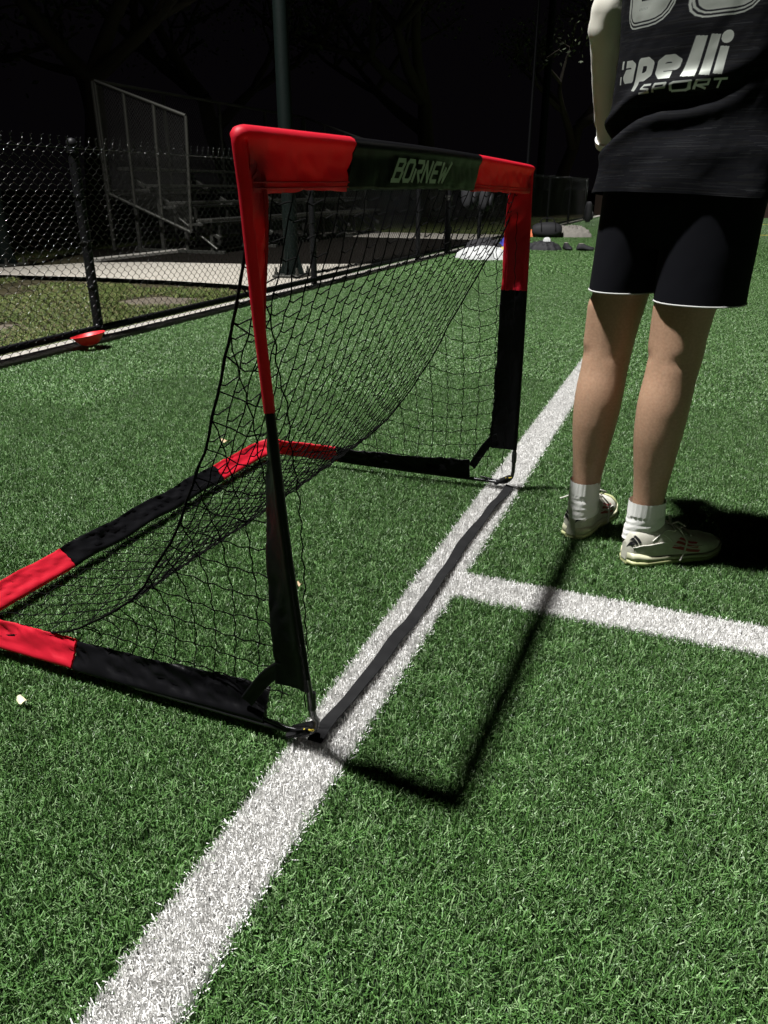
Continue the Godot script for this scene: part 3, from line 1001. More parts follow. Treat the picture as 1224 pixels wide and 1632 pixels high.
func make_goal() -> void:
	var g := thing("popup_goal", "red and black pop-up football goal with black net", "goal")
	# rods
	for side in 2:
		var rod := MB.new()
		var pts := []
		var fr: Vector3 = FL if side == 0 else FR
		var bk: Vector3 = BL if side == 0 else BR
		pts.append(bk.lerp(fr, 0.55))
		pts.append(bk.lerp(fr, 0.94) )
		var inx := Vector3(-0.035, 0, 0)
		for k in 7:
			var a := PI / 2 * k / 6
			pts.append(fr + inx + Vector3(sin(a) * 0.035, 0.035 * (1 - cos(a)), 0))
		for y in [0.07, 0.10, 0.15]:
			pts.append(left_post(y) if side == 0 else right_post(y))
		rod.tube(pts, 0.0055, 0.0055, 8)
		obj("rod", rod, M.pole_black, g)
		var fer := MB.new()
		var py: Vector3 = left_post(0.085) if side == 0 else right_post(0.085)
		fer.tube([py, py + Vector3(0, 0.03, 0)], 0.0075, 0.0075, 8)
		obj("ferrule", fer, M.pole_black, g)
	# red corner sleeves: up the post, round the corner, along the crossbar
	for side in 2:
		var pts := []
		var dirs := []
		var ws := []
		var top: Vector3 = TL if side == 0 else TR
		var inz := -1.0 if side == 0 else 1.0
		for i in 13:
			var y := lerpf(0.585, 0.845, i / 12.0)
			pts.append(left_post(y) if side == 0 else right_post(y))
			var s := i / 12.0
			if side == 0:
				dirs.append(Vector3(-0.47, 0, -0.87).lerp(Vector3(0.02, 0, -1), smoothstep(0.25, 1.0, s)))
				ws.append(lerpf(0.050, 0.046, s))
			else:
				dirs.append(Vector3(-1, 0, 0.15).lerp(Vector3(-0.8, 0, 0.6), smoothstep(0.5, 1.0, s)))
				ws.append(lerpf(0.066, 0.060, s))
		var r := 0.011
		for i in range(1, 6):
			var a := PI / 2 * i / 6.0
			pts.append(Vector3(top.x, top.y - r + sin(a) * r, top.z + inz * (r - cos(a) * r)))
			dirs.append(Vector3(-0.15 * cos(a), -sin(a), inz * cos(a)))
			ws.append(lerpf(0.050, 0.058, i / 6.0))
		var zb := -1.022 if side == 0 else -1.610
		for i in 16:
			var z := lerpf(top.z + inz * (r + 0.004), zb, i / 15.0)
			var f := (z - TL.z) / (TR.z - TL.z)
			var p := TL.lerp(TR, f)
			p.y += 0.006 * sin(f * PI)
			pts.append(p)
			dirs.append(Vector3(-0.05, -1, 0).lerp(Vector3(-0.20, -1, 0), smoothstep(0.0, 0.4, i / 15.0)))
			ws.append(0.062)
		if side == 1:
			# keep the outside of the pocket on the same side
			pts.reverse(); dirs.reverse(); ws.reverse()
		var m := sleeve(pts, dirs, ws, 31 + side, 0.022, 0.0040, 0.66)
		var co := obj("corner_sleeve", m, M.red_fabric, g)
		tag(co, "red corner of the goal's fabric sleeve", "")
		for sd in [1.0, -1.0]:
			seam(pts, dirs, ws, 0.80, 0.0082, sd, co, M.red_fabric)
			seam(pts, dirs, ws, 0.90, 0.0082, sd, co, M.red_fabric)
	# black middle of the crossbar
	var bp := []
	var bd := []
	var bw := []
	for i in 24:
		var z := lerpf(-1.0235, -1.6085, i / 23.0)
		var f := (z - TL.z) / (TR.z - TL.z)
		var p := TL.lerp(TR, f)
		p.y += 0.006 * sin(f * PI)
		bp.append(p); bd.append(Vector3(-0.20, -1, 0)); bw.append(0.062)
	var cb := obj("crossbar_sleeve", sleeve(bp, bd, bw, 40, 0.022, 0.0012, 0.70), M.black_fabric, g)
	make_wordmark(cb)
	# black lower posts
	for side in 2:
		var pts := []
		var dirs := []
		var ws := []
		for i in 17:
			var s := i / 16.0
			var y := lerpf(0.586, 0.125, s)
			pts.append(left_post(y) if side == 0 else right_post(y))
			if side == 0:
				dirs.append(Vector3(-0.47, 0, -0.87).lerp(Vector3(-1, 0.0, 0.02), pow(s, 0.8)))
				ws.append(lerpf(0.052, 0.058, s))
			else:
				dirs.append(Vector3(-1, 0, 0.15))
				ws.append(lerpf(0.066, 0.074, s))
		var po := obj("post_sleeve", sleeve(pts, dirs, ws, 44 + side, 0.013, 0.0018), M.black_fabric, g)
		# gusset strap from the post sleeve to the base sleeve
		var q0: Vector3 = pts[15] + dirs[15] * ws[15] * 0.92 + Vector3(0, 0.012, 0)
		var q1: Vector3 = (FL if side == 0 else FR) + Vector3(-0.125, 0.05, 0.0)
		var gd := Vector3(0.55, -0.83, 0)
		obj("gusset_strap", sleeve([q0 + Vector3(0.012, 0.004, 0), q0, q0.lerp(q1, 0.5) + Vector3(-0.004, 0.008, 0), q1 + Vector3(-0.012, -0.006, 0)], [gd, gd, gd, gd], [0.020, 0.022, 0.022, 0.022], 50 + side, 0.006, 0.001), M.black_fabric, g)
	# base: black side sleeves, red rear corners, black rear middle
	var side_dir := [Vector3(-0.05, 1, -0.42), Vector3(0, 1, 0.30)]
	for side in 2:
		var fr: Vector3 = FL if side == 0 else FR
		var bk: Vector3 = BL if side == 0 else BR
		var x1 := -0.975 if side == 0 else -1.01
		var pts := []
		var dirs := []
		var ws := []
		for i in 15:
			var x := lerpf(-0.565, x1, i / 14.0)
			var f := (x - fr.x) / (bk.x - fr.x)
			pts.append(fr.lerp(bk, f) + Vector3(0, 0.004 + 0.003 * sin(f * 9.0), 0))
			dirs.append(side_dir[side])
			ws.append(lerpf(0.058, 0.052, i / 14.0))
		obj("side_sleeve", sleeve(pts, dirs, ws, 54 + side, 0.012, 0.006), M.black_fabric, g)
		var zc := -1.20 if side == 0 else -1.83
		pts = []
		dirs = []
		ws = []
		for i in 8:
			var x := lerpf(x1 - 0.002, bk.x + 0.06, i / 7.0)
			var f := (x - fr.x) / (bk.x - fr.x)
			pts.append(fr.lerp(bk, f) + Vector3(0, 0.005, 0))
			dirs.append(side_dir[side].lerp(Vector3(0, 1, 0.3 if side == 1 else -0.3), i / 7.0))
			ws.append(0.052)
		var inz := -1.0 if side == 0 else 1.0
		for i in range(1, 6):
			var a := PI / 2 * i / 6.0
			pts.append(Vector3(bk.x + 0.06 - sin(a) * 0.06, bk.y + 0.005, bk.z + inz * 0.06 * (1.0 - cos(a))))
			dirs.append(Vector3(-0.7 * sin(a), 1.0 - 0.25 * sin(a), (-0.3 if side == 0 else 0.3) * cos(a)))
			ws.append(0.052)
		for i in 12:
			var z := lerpf(bk.z + inz * 0.062, zc, i / 11.0)
			pts.append(Vector3(lerpf(BL.x, BR.x, (z - BL.z) / (BR.z - BL.z)), 0.019, z))
			dirs.append(Vector3(-0.70, 0.75, 0))
			ws.append(0.052)
		tag(obj("rear_corner_sleeve", sleeve(pts, dirs, ws, 58 + side, 0.013, 0.005), M.red_fabric, g), "red rear corner of the goal's base sleeve", "")
	var rp := []
	var rd := []
	var rw := []
	for i in 20:
		var z := lerpf(-1.2025, -1.8275, i / 19.0)
		rp.append(Vector3(lerpf(BL.x, BR.x, (z - BL.z) / (BR.z - BL.z)), 0.019 + 0.003 * sin(i * 0.9), z))
		rd.append(Vector3(-0.70, 0.75 + 0.10 * sin(i * 0.7), 0))
		rw.append(0.052)
	obj("rear_sleeve", sleeve(rp, rd, rw, 62, 0.013, 0.007), M.black_fabric, g)
	# ground strap between the front feet, lying on the line
	var strap := MB.new()
	var rs := []
	for i in 41:
		var t := i / 40.0
		var p := FL.lerp(FR, t) + Vector3(-0.006 + 0.010 * sin(t * 5.2 + 0.4) * sin(t * PI), 0, 0)
		p.y = 0.008 + 0.003 * sin(t * 31.0) + 0.002 * sin(t * 53.0)
		var tw := 0.25 * sin(t * 17.0)
		var s := Vector3(cos(tw), sin(tw), 0) * 0.0125
		var u := Vector3(-sin(tw), cos(tw), 0) * 0.0014
		rs.append(PackedVector3Array([p - s - u, p - s + u, p + s + u, p + s - u]))
	strap.rings(rs)
	obj("ground_strap", strap, M.webbing, g)
	for side in 2:
		var fr: Vector3 = FL if side == 0 else FR
		var tabm := MB.new()
		tabm.box(Transform3D(Basis(Vector3(0, 0, 1), 0.5), fr + Vector3(-0.030, 0.008, 0)), Vector3(0.050, 0.010, 0.030), 0.003)
		obj("corner_tab", tabm, M.webbing, g)
		var y := MB.new()
		y.box(Transform3D(Basis(Vector3(0, 0, 1), 0.2), fr + Vector3(-0.010, 0.021, 0.010)), Vector3(0.020, 0.0025, 0.004), 0.0008)
		obj("yellow_tag", y, M.yellow_tag, g)
		var el := MB.new()
		el.tube([fr + Vector3(-0.10, 0.010, 0), fr + Vector3(-0.055, 0.006, 0.002), fr + Vector3(-0.02, 0.008, 0)], 0.003, 0.003, 6)
		obj("elastic_cord", el, M.pole_black, g)
	make_net(g)

func make_wordmark(parent: Node) -> void:
	# block italic capitals on the crossbar, strokes as thin print just proud of the fabric
	var L := {
		"B": [[[0, 0], [0, 1], [0.62, 1], [0.72, 0.86], [0.62, 0.55], [0.1, 0.55]], [[0.62, 0.55], [0.74, 0.40], [0.66, 0.0], [-0.1, 0.0]]],
		"O": [[[0.12, 0], [0, 0.15], [0, 0.85], [0.12, 1], [0.60, 1], [0.72, 0.85], [0.72, 0.15], [0.60, 0], [0.12, 0]]],
		"R": [[[0, 0], [0, 0.55]], [[0.05, 1], [0.62, 1], [0.74, 0.85], [0.70, 0.52], [0.30, 0.46], [0.74, 0.0]]],
		"N": [[[0, 0], [0, 1], [0.68, 0], [0.68, 1]]],
		"E": [[[0.70, 1], [0.08, 1], [0, 0.85], [0, 0.12], [0.08, 0], [0.70, 0]], [[0.02, 0.5], [0.58, 0.5]]],
		"W": [[[0, 1], [0.12, 0], [0.48, 0.72], [0.58, 0], [1.0, 1.05]]],
	}
	var mb := MB.new()
	var h := 0.0290
	var x := 0.0
	var lift := 0.0
	for ch in "BORNEW":
		for st in L[ch]:
			for i in st.size() - 1:
				var a := Vector2(x + st[i][0] * 0.039 + st[i][1] * 0.010, st[i][1] * h)
				var b := Vector2(x + st[i + 1][0] * 0.039 + st[i + 1][1] * 0.010, st[i + 1][1] * h)
				var d := (b - a).normalized()
				a -= d * 0.0026
				b += d * 0.0026
				var s := Vector2(-d.y, d.x) * 0.0032
				s.x *= 1.35
				lift += 0.00004
				var q := []
				for p in [a - s, b - s, b + s, a + s]:
					var z: float = -1.168 - p.x
					var f := (z - TL.z) / (TR.z - TL.z)
					var base := TL.lerp(TR, f)
					var down: float = 0.0490 - p.y
					q.append(Vector3(base.x - down * 0.196 + 0.0126 - down * 0.05 + lift, base.y + 0.006 * sin(f * PI) - down * 0.97, z))
				mb.flat_quad(q[0], q[1], q[2], q[3])
		x += 0.0405 if ch != "W" else 0.06
	obj("lettering", mb, M.letter_grey, parent)

func net_edge(side: int, t: float) -> Vector3:
	var e := edge_curve(t, side)
	var fr: Vector3 = FL if side == 0 else FR
	var bk: Vector3 = BL if side == 0 else BR
	var z0 := (left_post(0.8).z - 0.055 if side == 0 else right_post(0.8).z + 0.01)
	var zz := lerpf(z0, bk.z, smoothstep(0.0, 0.8, e.x)) + (-0.030 if side == 0 else 0.020) * sin(PI * clampf(e.x * 1.1, 0, 1))
	return Vector3(lerpf(fr.x - 0.02, bk.x + 0.014, e.x), e.y, zz)

func back_pt(u: float, v: float) -> Vector3:
	var p := net_edge(0, v).lerp(net_edge(1, v), u)
	var s := sin(PI * u)
	p.y -= 0.022 * s * sin(PI * v) * (0.4 + 0.6 * v)
	p.x -= 0.01 * s * sin(PI * v)
	p.y = maxf(p.y, 0.012)
	return p

func make_net(g: Node) -> void:
	var net := MB.new()
	var nz := FastNoiseLite.new()
	nz.seed = 9
	nz.frequency = 1.0
	var r := 0.00125
	var nu := 28
	var nv := 27
	var jig := func(p: Vector3) -> Vector3:
		return p + Vector3(nz.get_noise_3d(p.x * 9, p.y * 9, p.z * 9), nz.get_noise_3d(p.z * 9 + 5, p.x * 9, p.y * 9), nz.get_noise_3d(p.y * 9, p.z * 9 + 9, p.x * 9)) * 0.005
	# rear sheet: cords run down, meshes step sideways from cord to cord
	for i in nu + 1:
		var pts := []
		for j in nv * 2 + 1:
			var v := j / (nv * 2.0)
			var wob := (0.20 if (j % 4) < 2 else -0.20) * (1.0 if i % 2 == 0 else -1.0) * 0.25
			pts.append(jig.call(back_pt(clampf((i + wob) / nu, 0, 1), v)))
		net.tube(pts, r, r, 3, false)
	for j in nv:
		for i in nu:
			var v := (j + 0.5 * (i % 2)) / nv
			if v < 0.01: continue
			var a: Vector3 = jig.call(back_pt(float(i) / nu, v))
			var b: Vector3 = jig.call(back_pt(float(i + 1) / nu, v))
			var m := (a + b) * 0.5 - Vector3(0, 0.004, 0)
			net.tube([a, a.lerp(m, 0.6) - Vector3(0, 0.002, 0), b.lerp(m, 0.6) + Vector3(0, 0.001, 0), b], r, r, 3, false)
	# side sheets
	for side in 2:
		var fr: Vector3 = FL if side == 0 else FR
		var curve := []
		for k in 61: curve.append(net_edge(side, k / 60.0))
		var step := 0.045
		for c in range(0, 20):
			var x := fr.x - 0.03 - c * step
			if x < -1.2: break
			var ytop := 0.0
			var zt := 0.0
			for k in 60:
				if curve[k].x >= x and curve[k + 1].x < x:
					var f: float = (curve[k].x - x) / maxf(curve[k].x - curve[k + 1].x, 1e-5)
					ytop = lerpf(curve[k].y, curve[k + 1].y, f)
					zt = lerpf(curve[k].z, curve[k + 1].z, f)
			if ytop < 0.07: continue
			var pts := []
			var n := maxi(3, int(ytop / 0.02))
			for k in n + 1:
				var t := k / float(n)
				var zb := fr.z + (-0.022 if side == 0 else 0.018)
				var wob := 0.002 * (1.0 if (k + c) % 2 == 0 else -1.0)
				pts.append(jig.call(Vector3(x + wob + 0.015 * sin(t * PI), lerpf(0.055, ytop, t), lerpf(zb, zt, t) + (-0.02 if side == 0 else 0.02) * sin(t * PI))))
			net.tube(pts, r, r, 3, false)
		for c in range(1, 20):
			var y := 0.055 + c * step
			if y > 0.80: break
			var xe := -9.0
			var ze := 0.0
			for k in 60:
				if curve[k].y >= y and curve[k + 1].y < y:
					var f: float = (curve[k].y - y) / maxf(curve[k].y - curve[k + 1].y, 1e-5)
					xe = lerpf(curve[k].x, curve[k + 1].x, f)
					ze = lerpf(curve[k].z, curve[k + 1].z, f)
			if xe < -5.0: continue
			var p0 := (left_post(y) if side == 0 else right_post(y)) + (Vector3(-0.045 + 0.035 * y, 0, -0.05 * y) if side == 0 else Vector3(-0.062, 0, 0.012))
			var n := maxi(3, int((p0.x - xe) / 0.02))
			var pts := []
			for k in n + 1:
				var t := k / float(n)
				pts.append(jig.call(Vector3(lerpf(p0.x, xe, t), y - 0.02 * sin(t * PI) + 0.002 * (1.0 if (k + c) % 2 == 0 else -1.0), lerpf(p0.z, ze, t) + (-0.02 if side == 0 else 0.02) * sin(t * PI))))
			net.tube(pts, r, r, 3, false)
		var cord := MB.new()
		var cp := []
		for k in 41: cp.append(jig.call(net_edge(side, k / 40.0)))
		net.tube(cp, 0.0022, 0.0022, 5)
	tag(obj("net", net, M.net_cord, g), "black knotted cord net hung slack from crossbar to base", "")

# ------------------------------------------------------------------ player
const FWD := Vector3(0.36, 0, -0.93295)     # where the player faces
const RGT := Vector3(0.93295, 0, 0.36)      # the player's right

func leg_prims(o: Array, hip: Vector3, knee: Vector3, ankle: Vector3, fwd: Vector3) -> void:
	var side := fwd.cross(Vector3.UP).normalized()
	var sh := ankle - knee
	# thigh and shank as one smooth chain; offsets to the rear give the calf
	var th := [[0.0, 0.084, 0.0], [0.3, 0.076, 0.0], [0.6, 0.067, 0.002], [0.85, 0.059, 0.002], [1.0, 0.0565, 0.0]]
	var ch := [[0.0, 0.0565, 0.0], [0.14, 0.0550, 0.003], [0.30, 0.0570, 0.010], [0.45, 0.0545, 0.011], [0.60, 0.0480, 0.008], [0.75, 0.0405, 0.004], [0.88, 0.0360, 0.001], [1.0, 0.0335, 0.0]]
	var pts := []
	var rad := []
	for i in 15:
		var u := i / 15.0
		pts.append(hip.lerp(knee, u) - fwd * _curve(th, u, 2))
		rad.append(_curve(th, u, 1))
	for i in 31:
		var u := i / 30.0
		pts.append(knee + sh * u - fwd * _curve(ch, u, 2))
		rad.append(_curve(ch, u, 1))
	o.append([pts, rad])
	o.append([knee + fwd * 0.018, knee + fwd * 0.016 - Vector3(0, 0.03, 0), 0.038, 0.036])
	# tendons either side of the hollow of the knee
	for s in [-1.0, 1.0]:
		o.append([knee + side * s * 0.030 - fwd * 0.030 + Vector3(0, 0.09, 0), knee + side * s * 0.032 - fwd * 0.030 + Vector3(0, 0.005, 0), 0.018, 0.015])
		o.append([knee + side * s * 0.020 - fwd * 0.026 - Vector3(0, 0.045, 0), knee + side * s * 0.017 - fwd * 0.028 - Vector3(0, 0.13, 0), 0.020, 0.024])

func _curve(k: Array, u: float, c: int) -> float:
	for i in k.size() - 1:
		if u <= k[i + 1][0] or i == k.size() - 2:
			var f := clampf((u - k[i][0]) / (k[i + 1][0] - k[i][0]), 0, 1)
			return cubic_interpolate(k[i][c], k[i + 1][c], k[maxi(i - 1, 0)][c], k[mini(i + 2, k.size() - 1)][c], f)
	return k[0][c]

func shirt_c(y: float) -> Vector3:
	return Vector3(lerpf(-0.040, -0.035, clampf((y - 0.82) / 0.4, 0, 1)), y, lerpf(-1.868, -1.862, clampf((y - 0.82) / 0.4, 0, 1)))

func pick(t: float, k: Array) -> float:
	for i in k.size() - 1:
		if t <= k[i + 1][0]:
			var f := clampf((t - k[i][0]) / (k[i + 1][0] - k[i][0]), 0, 1)
			return lerpf(k[i][1], k[i + 1][1], f * f * (3.0 - 2.0 * f))
	return k[k.size() - 1][1]

func shirt_pt(th: float, y: float) -> Vector3:
	var a := pick(y, [[0.80, 0.208], [0.88, 0.200], [0.965, 0.184], [1.08, 0.186], [1.22, 0.192], [1.34, 0.192], [1.39, 0.172], [1.43, 0.115], [1.46, 0.062]])
	var b := pick(y, [[0.80, 0.132], [0.90, 0.130], [0.965, 0.120], [1.08, 0.122], [1.22, 0.124], [1.34, 0.110], [1.39, 0.092], [1.43, 0.070], [1.46, 0.058]])
	var c := cos(th)
	var s := sin(th)
	var e := 0.68 if c > 0.0 else 0.85
	var ee := 0.80
	var q := Vector3.ZERO
	q = -FWD * (signf(c) * pow(absf(c), e) * b) - RGT * (signf(s) * pow(absf(s), ee) * a)
	var out := q.normalized()
	# cloth: a blouse fold above the waist on the left of the back, small creases elsewhere
	var d := 0.0
	var yf := 1.000 - 0.05 * (th - 0.3) + 0.006 * sin(th * 5.0)
	var lf := smoothstep(-0.9, 0.1, th) * (1.0 - smoothstep(1.9, 2.6, th))
	d += lf * (0.013 * exp(-pow((y - yf - 0.012) / 0.018, 2)) - 0.010 * exp(-pow((y - yf + 0.018) / 0.013, 2)) + 0.008 * exp(-pow((y - yf + 0.046) / 0.016, 2)))
	if y < 1.36:
		d += 0.006 * noise.get_noise_3d(th * 55.0, y * 520.0, 3.0) + 0.005 * noise.get_noise_3d(th * 120.0 + y * 300.0, y * 260.0, 30.0)
		d += 0.006 * sin(th * 7.0 + y * 9.0) * smoothstep(0.95, 0.82, y)
	return shirt_c(y) + q + out * d

func make_shirt_texture() -> Array:
	var W := 1400
	var H := 800
	var sc := 1239.0
	var im := Image.create(W, H, false, Image.FORMAT_RGB8)
	var orm := Image.create(W, H, false, Image.FORMAT_RGB8)
	im.fill(lin(0.0030, 0.0032, 0.0048))
	orm.fill(Color(1, 0.85, 0))
	rng.seed = 21
	for i in 9000:
		var l := rng.randf_range(0.003, 0.024)
		var x := rng.randi() % W
		var y := rng.randi() % H
		var g := l * (0.3 + 0.9 * absf(noise.get_noise_2d(x * 0.5, y * 2.2)))
		im.fill_rect(Rect2i(x, y, 10 + rng.randi() % 70, 1 + rng.randi() % 2), lin(g, g * 1.03, g * 1.15))
	var ink := lin(0.50, 0.53, 0.48)
	var dark := lin(0.006, 0.006, 0.008)
	var po := Color(1, 0.34, 0.55)
	var no_ := Color(1, 0.8, 0)
	# y = 0.82 at the bottom row; x = 0 at the spine, growing to the right as seen from behind
	var at := func(x: float, y: float) -> Vector2: return Vector2(W * 0.5 + x * sc, H - (y - 0.82) * sc)
	# wordmark
	var o: Vector2 = at.call(-0.138, 1.038)
	var s := 0.016
	var sl := 0.14
	var hgt := 0.040
	var ln := func(pts: Array, dx: float, w: float, og: Vector2) -> void:
		var q := []
		for p in pts: q.append(Vector2((p[0] + dx) * 0.93, p[1] * 0.80))
		stroke(im, q, w * 0.92, ink, sc, og, orm, po, sl)
	ln.call([[0.040, 0.040], [0.031, 0.040]], -0.046, s, o)
	ln.call([[0.038, 0.006], [0.031, 0.006]], -0.046, s, o)
	ln.call([[0.006, 0.040], [0.024, 0.040], [0.033, 0.034], [0.033, 0.006], [0.012, 0.006], [0.007, 0.012], [0.012, 0.021], [0.031, 0.021]], 0.0, s * 0.86, o)
	ln.call([[0.006, -0.022], [0.006, 0.040], [0.024, 0.040], [0.033, 0.033], [0.033, 0.014], [0.024, 0.007], [0.012, 0.007]], 0.050, s, o)
	ln.call([[0.007, 0.023], [0.033, 0.023], [0.033, 0.034], [0.026, 0.041], [0.014, 0.041], [0.006, 0.034], [0.006, 0.014], [0.014, 0.006], [0.032, 0.006]], 0.099, s * 0.84, o)
	ln.call([[0.006, -0.002], [0.006, 0.080]], 0.147, s * 1.05, o)
	ln.call([[0.006, -0.002], [0.006, 0.080]], 0.169, s * 1.05, o)
	ln.call([[0.006, -0.002], [0.006, 0.054]], 0.191, s * 1.05, o)
	stroke(im, arc(Vector2(0.197 * 0.93, 0.0725 * 0.80), 0.0002, 0.0002, 0, 360, 14), s * 1.25, ink, sc, o, orm, po, sl)
	# second word
	var o2: Vector2 = at.call(-0.066, 1.014)
	var t := 0.0038
	var gl := [[[[0.020, 0.014], [0.004, 0.014], [0.001, 0.0085], [0.017, 0.006], [0.018, 0.001], [0, 0.0]]], [[[0, 0], [0.001, 0.014], [0.018, 0.014], [0.018, 0.007], [0.003, 0.006]]], [[[0.002, 0], [0, 0.012], [0.003, 0.014], [0.019, 0.014], [0.020, 0.002], [0.017, 0], [0.002, 0]]], [[[0, 0], [0.001, 0.014], [0.019, 0.014], [0.019, 0.007], [0.004, 0.006], [0.018, 0]]], [[[0, 0.014], [0.024, 0.014]], [[0.012, 0.014], [0.012, 0]]]]
	for i in 5:
		for pl in gl[i]:
			var q := []
			for p in pl: q.append(Vector2(p[0] + i * 0.026, p[1]))
			stroke(im, q, t, ink, sc, o2, orm, po, 0.22)
	# two block numerals with an outline, their upper parts higher up the back
	for k in 2:
		var og: Vector2 = at.call(-0.136 + k * 0.134, 1.137)
		var outer := [Vector2(0.0, 0.20), Vector2(0.0, 0.022), Vector2(0.002, 0.012), Vector2(0.007, 0.005), Vector2(0.014, 0.001), Vector2(0.022, 0.0), Vector2(0.060, 0.0), Vector2(0.076, 0.002), Vector2(0.089, 0.007), Vector2(0.099, 0.016), Vector2(0.106, 0.028), Vector2(0.109, 0.042), Vector2(0.110, 0.20), Vector2(0.092, 0.225), Vector2(0.02, 0.225)]
		fill_poly(im, outer, ink, sc, og, orm, po)
		var cl := outer.duplicate()
		cl.append(outer[0])
		stroke(im, cl, 0.0085, dark, sc, og, orm, no_)
		stroke(im, cl, 0.0030, ink, sc, og, orm, po)
		var rim := []
		for p in cl: rim.append(Vector2(0.055, 0.112) + (p - Vector2(0.055, 0.112)) * 1.055)
		stroke(im, rim, 0.0028, ink, sc, og, orm, po)
		for hole in [[0.045, 0.092], [0.135, 0.182]]:
			var hp := [Vector2(0.040, hole[0]), Vector2(0.070, hole[0]), Vector2(0.070, hole[1]), Vector2(0.040, hole[1])]
			if k == 1 and hole[0] > 0.1: hp[1].x = 0.112; hp[2].x = 0.112
			fill_poly(im, hp, dark, sc, og, orm, no_)
			var hc := []
			for e in [[0.034, hole[0] - 0.006], [0.076, hole[0] - 0.006], [0.076, hole[1] + 0.006], [0.034, hole[1] + 0.006], [0.034, hole[0] - 0.006]]: hc.append(Vector2(e[0], e[1]))
			if not (k == 1 and hole[0] > 0.1): stroke(im, hc, 0.0030, dark, sc, og, orm, no_)
		# small league mark low on the numeral
		for i in 6:
			stroke(im, [Vector2(0.030 + i * 0.0042, 0.022), Vector2(0.032 + i * 0.0042, 0.0265)], 0.0014, lin(0.10, 0.11, 0.10), sc, og, orm, no_)
	return [ImageTexture.create_from_image(im), ImageTexture.create_from_image(orm)]

func hand(mb: MB, wrist: Vector3, dir: Vector3, palm_n: Vector3, thumb_side: float) -> void:
	var pr := []
	var sd := dir.cross(palm_n).normalized()
	var kn := wrist + dir * 0.085
	for i in 4:
		pr.append([wrist + sd * (i - 1.5) * 0.012, kn + sd * (i - 1.5) * 0.020, 0.016, 0.012])
		var ln: float = [0.070, 0.078, 0.072, 0.056][i if thumb_side > 0 else 3 - i]
		var p := kn + sd * (i - 1.5) * 0.020
		var d := (dir * 0.8 + palm_n * 0.5).normalized()
		var p1 := p + d * ln * 0.45
		var p2 := p1 + (dir * 0.35 + palm_n * 0.9).normalized() * ln * 0.32
		var p3 := p2 + (dir * -0.1 + palm_n).normalized() * ln * 0.24
		pr.append([p, p1, 0.0095, 0.0088])
		pr.append([p1, p2, 0.0088, 0.0080])
		pr.append([p2, p3, 0.0080, 0.0070])
	var b := wrist + dir * 0.03 - sd * thumb_side * 0.024
	var b1 := b + (dir * 0.6 - sd * thumb_side * 0.6 + palm_n * 0.3).normalized() * 0.042
	pr.append([b, b1, 0.013, 0.0105])
	pr.append([b1, b1 + (dir * 0.8 + palm_n * 0.5).normalized() * 0.032, 0.0105, 0.0085])
	pr.append([wrist, wrist + dir * 0.02, 0.022, 0.020])
	sdf(mb, pr, 0.0035, 0.006)

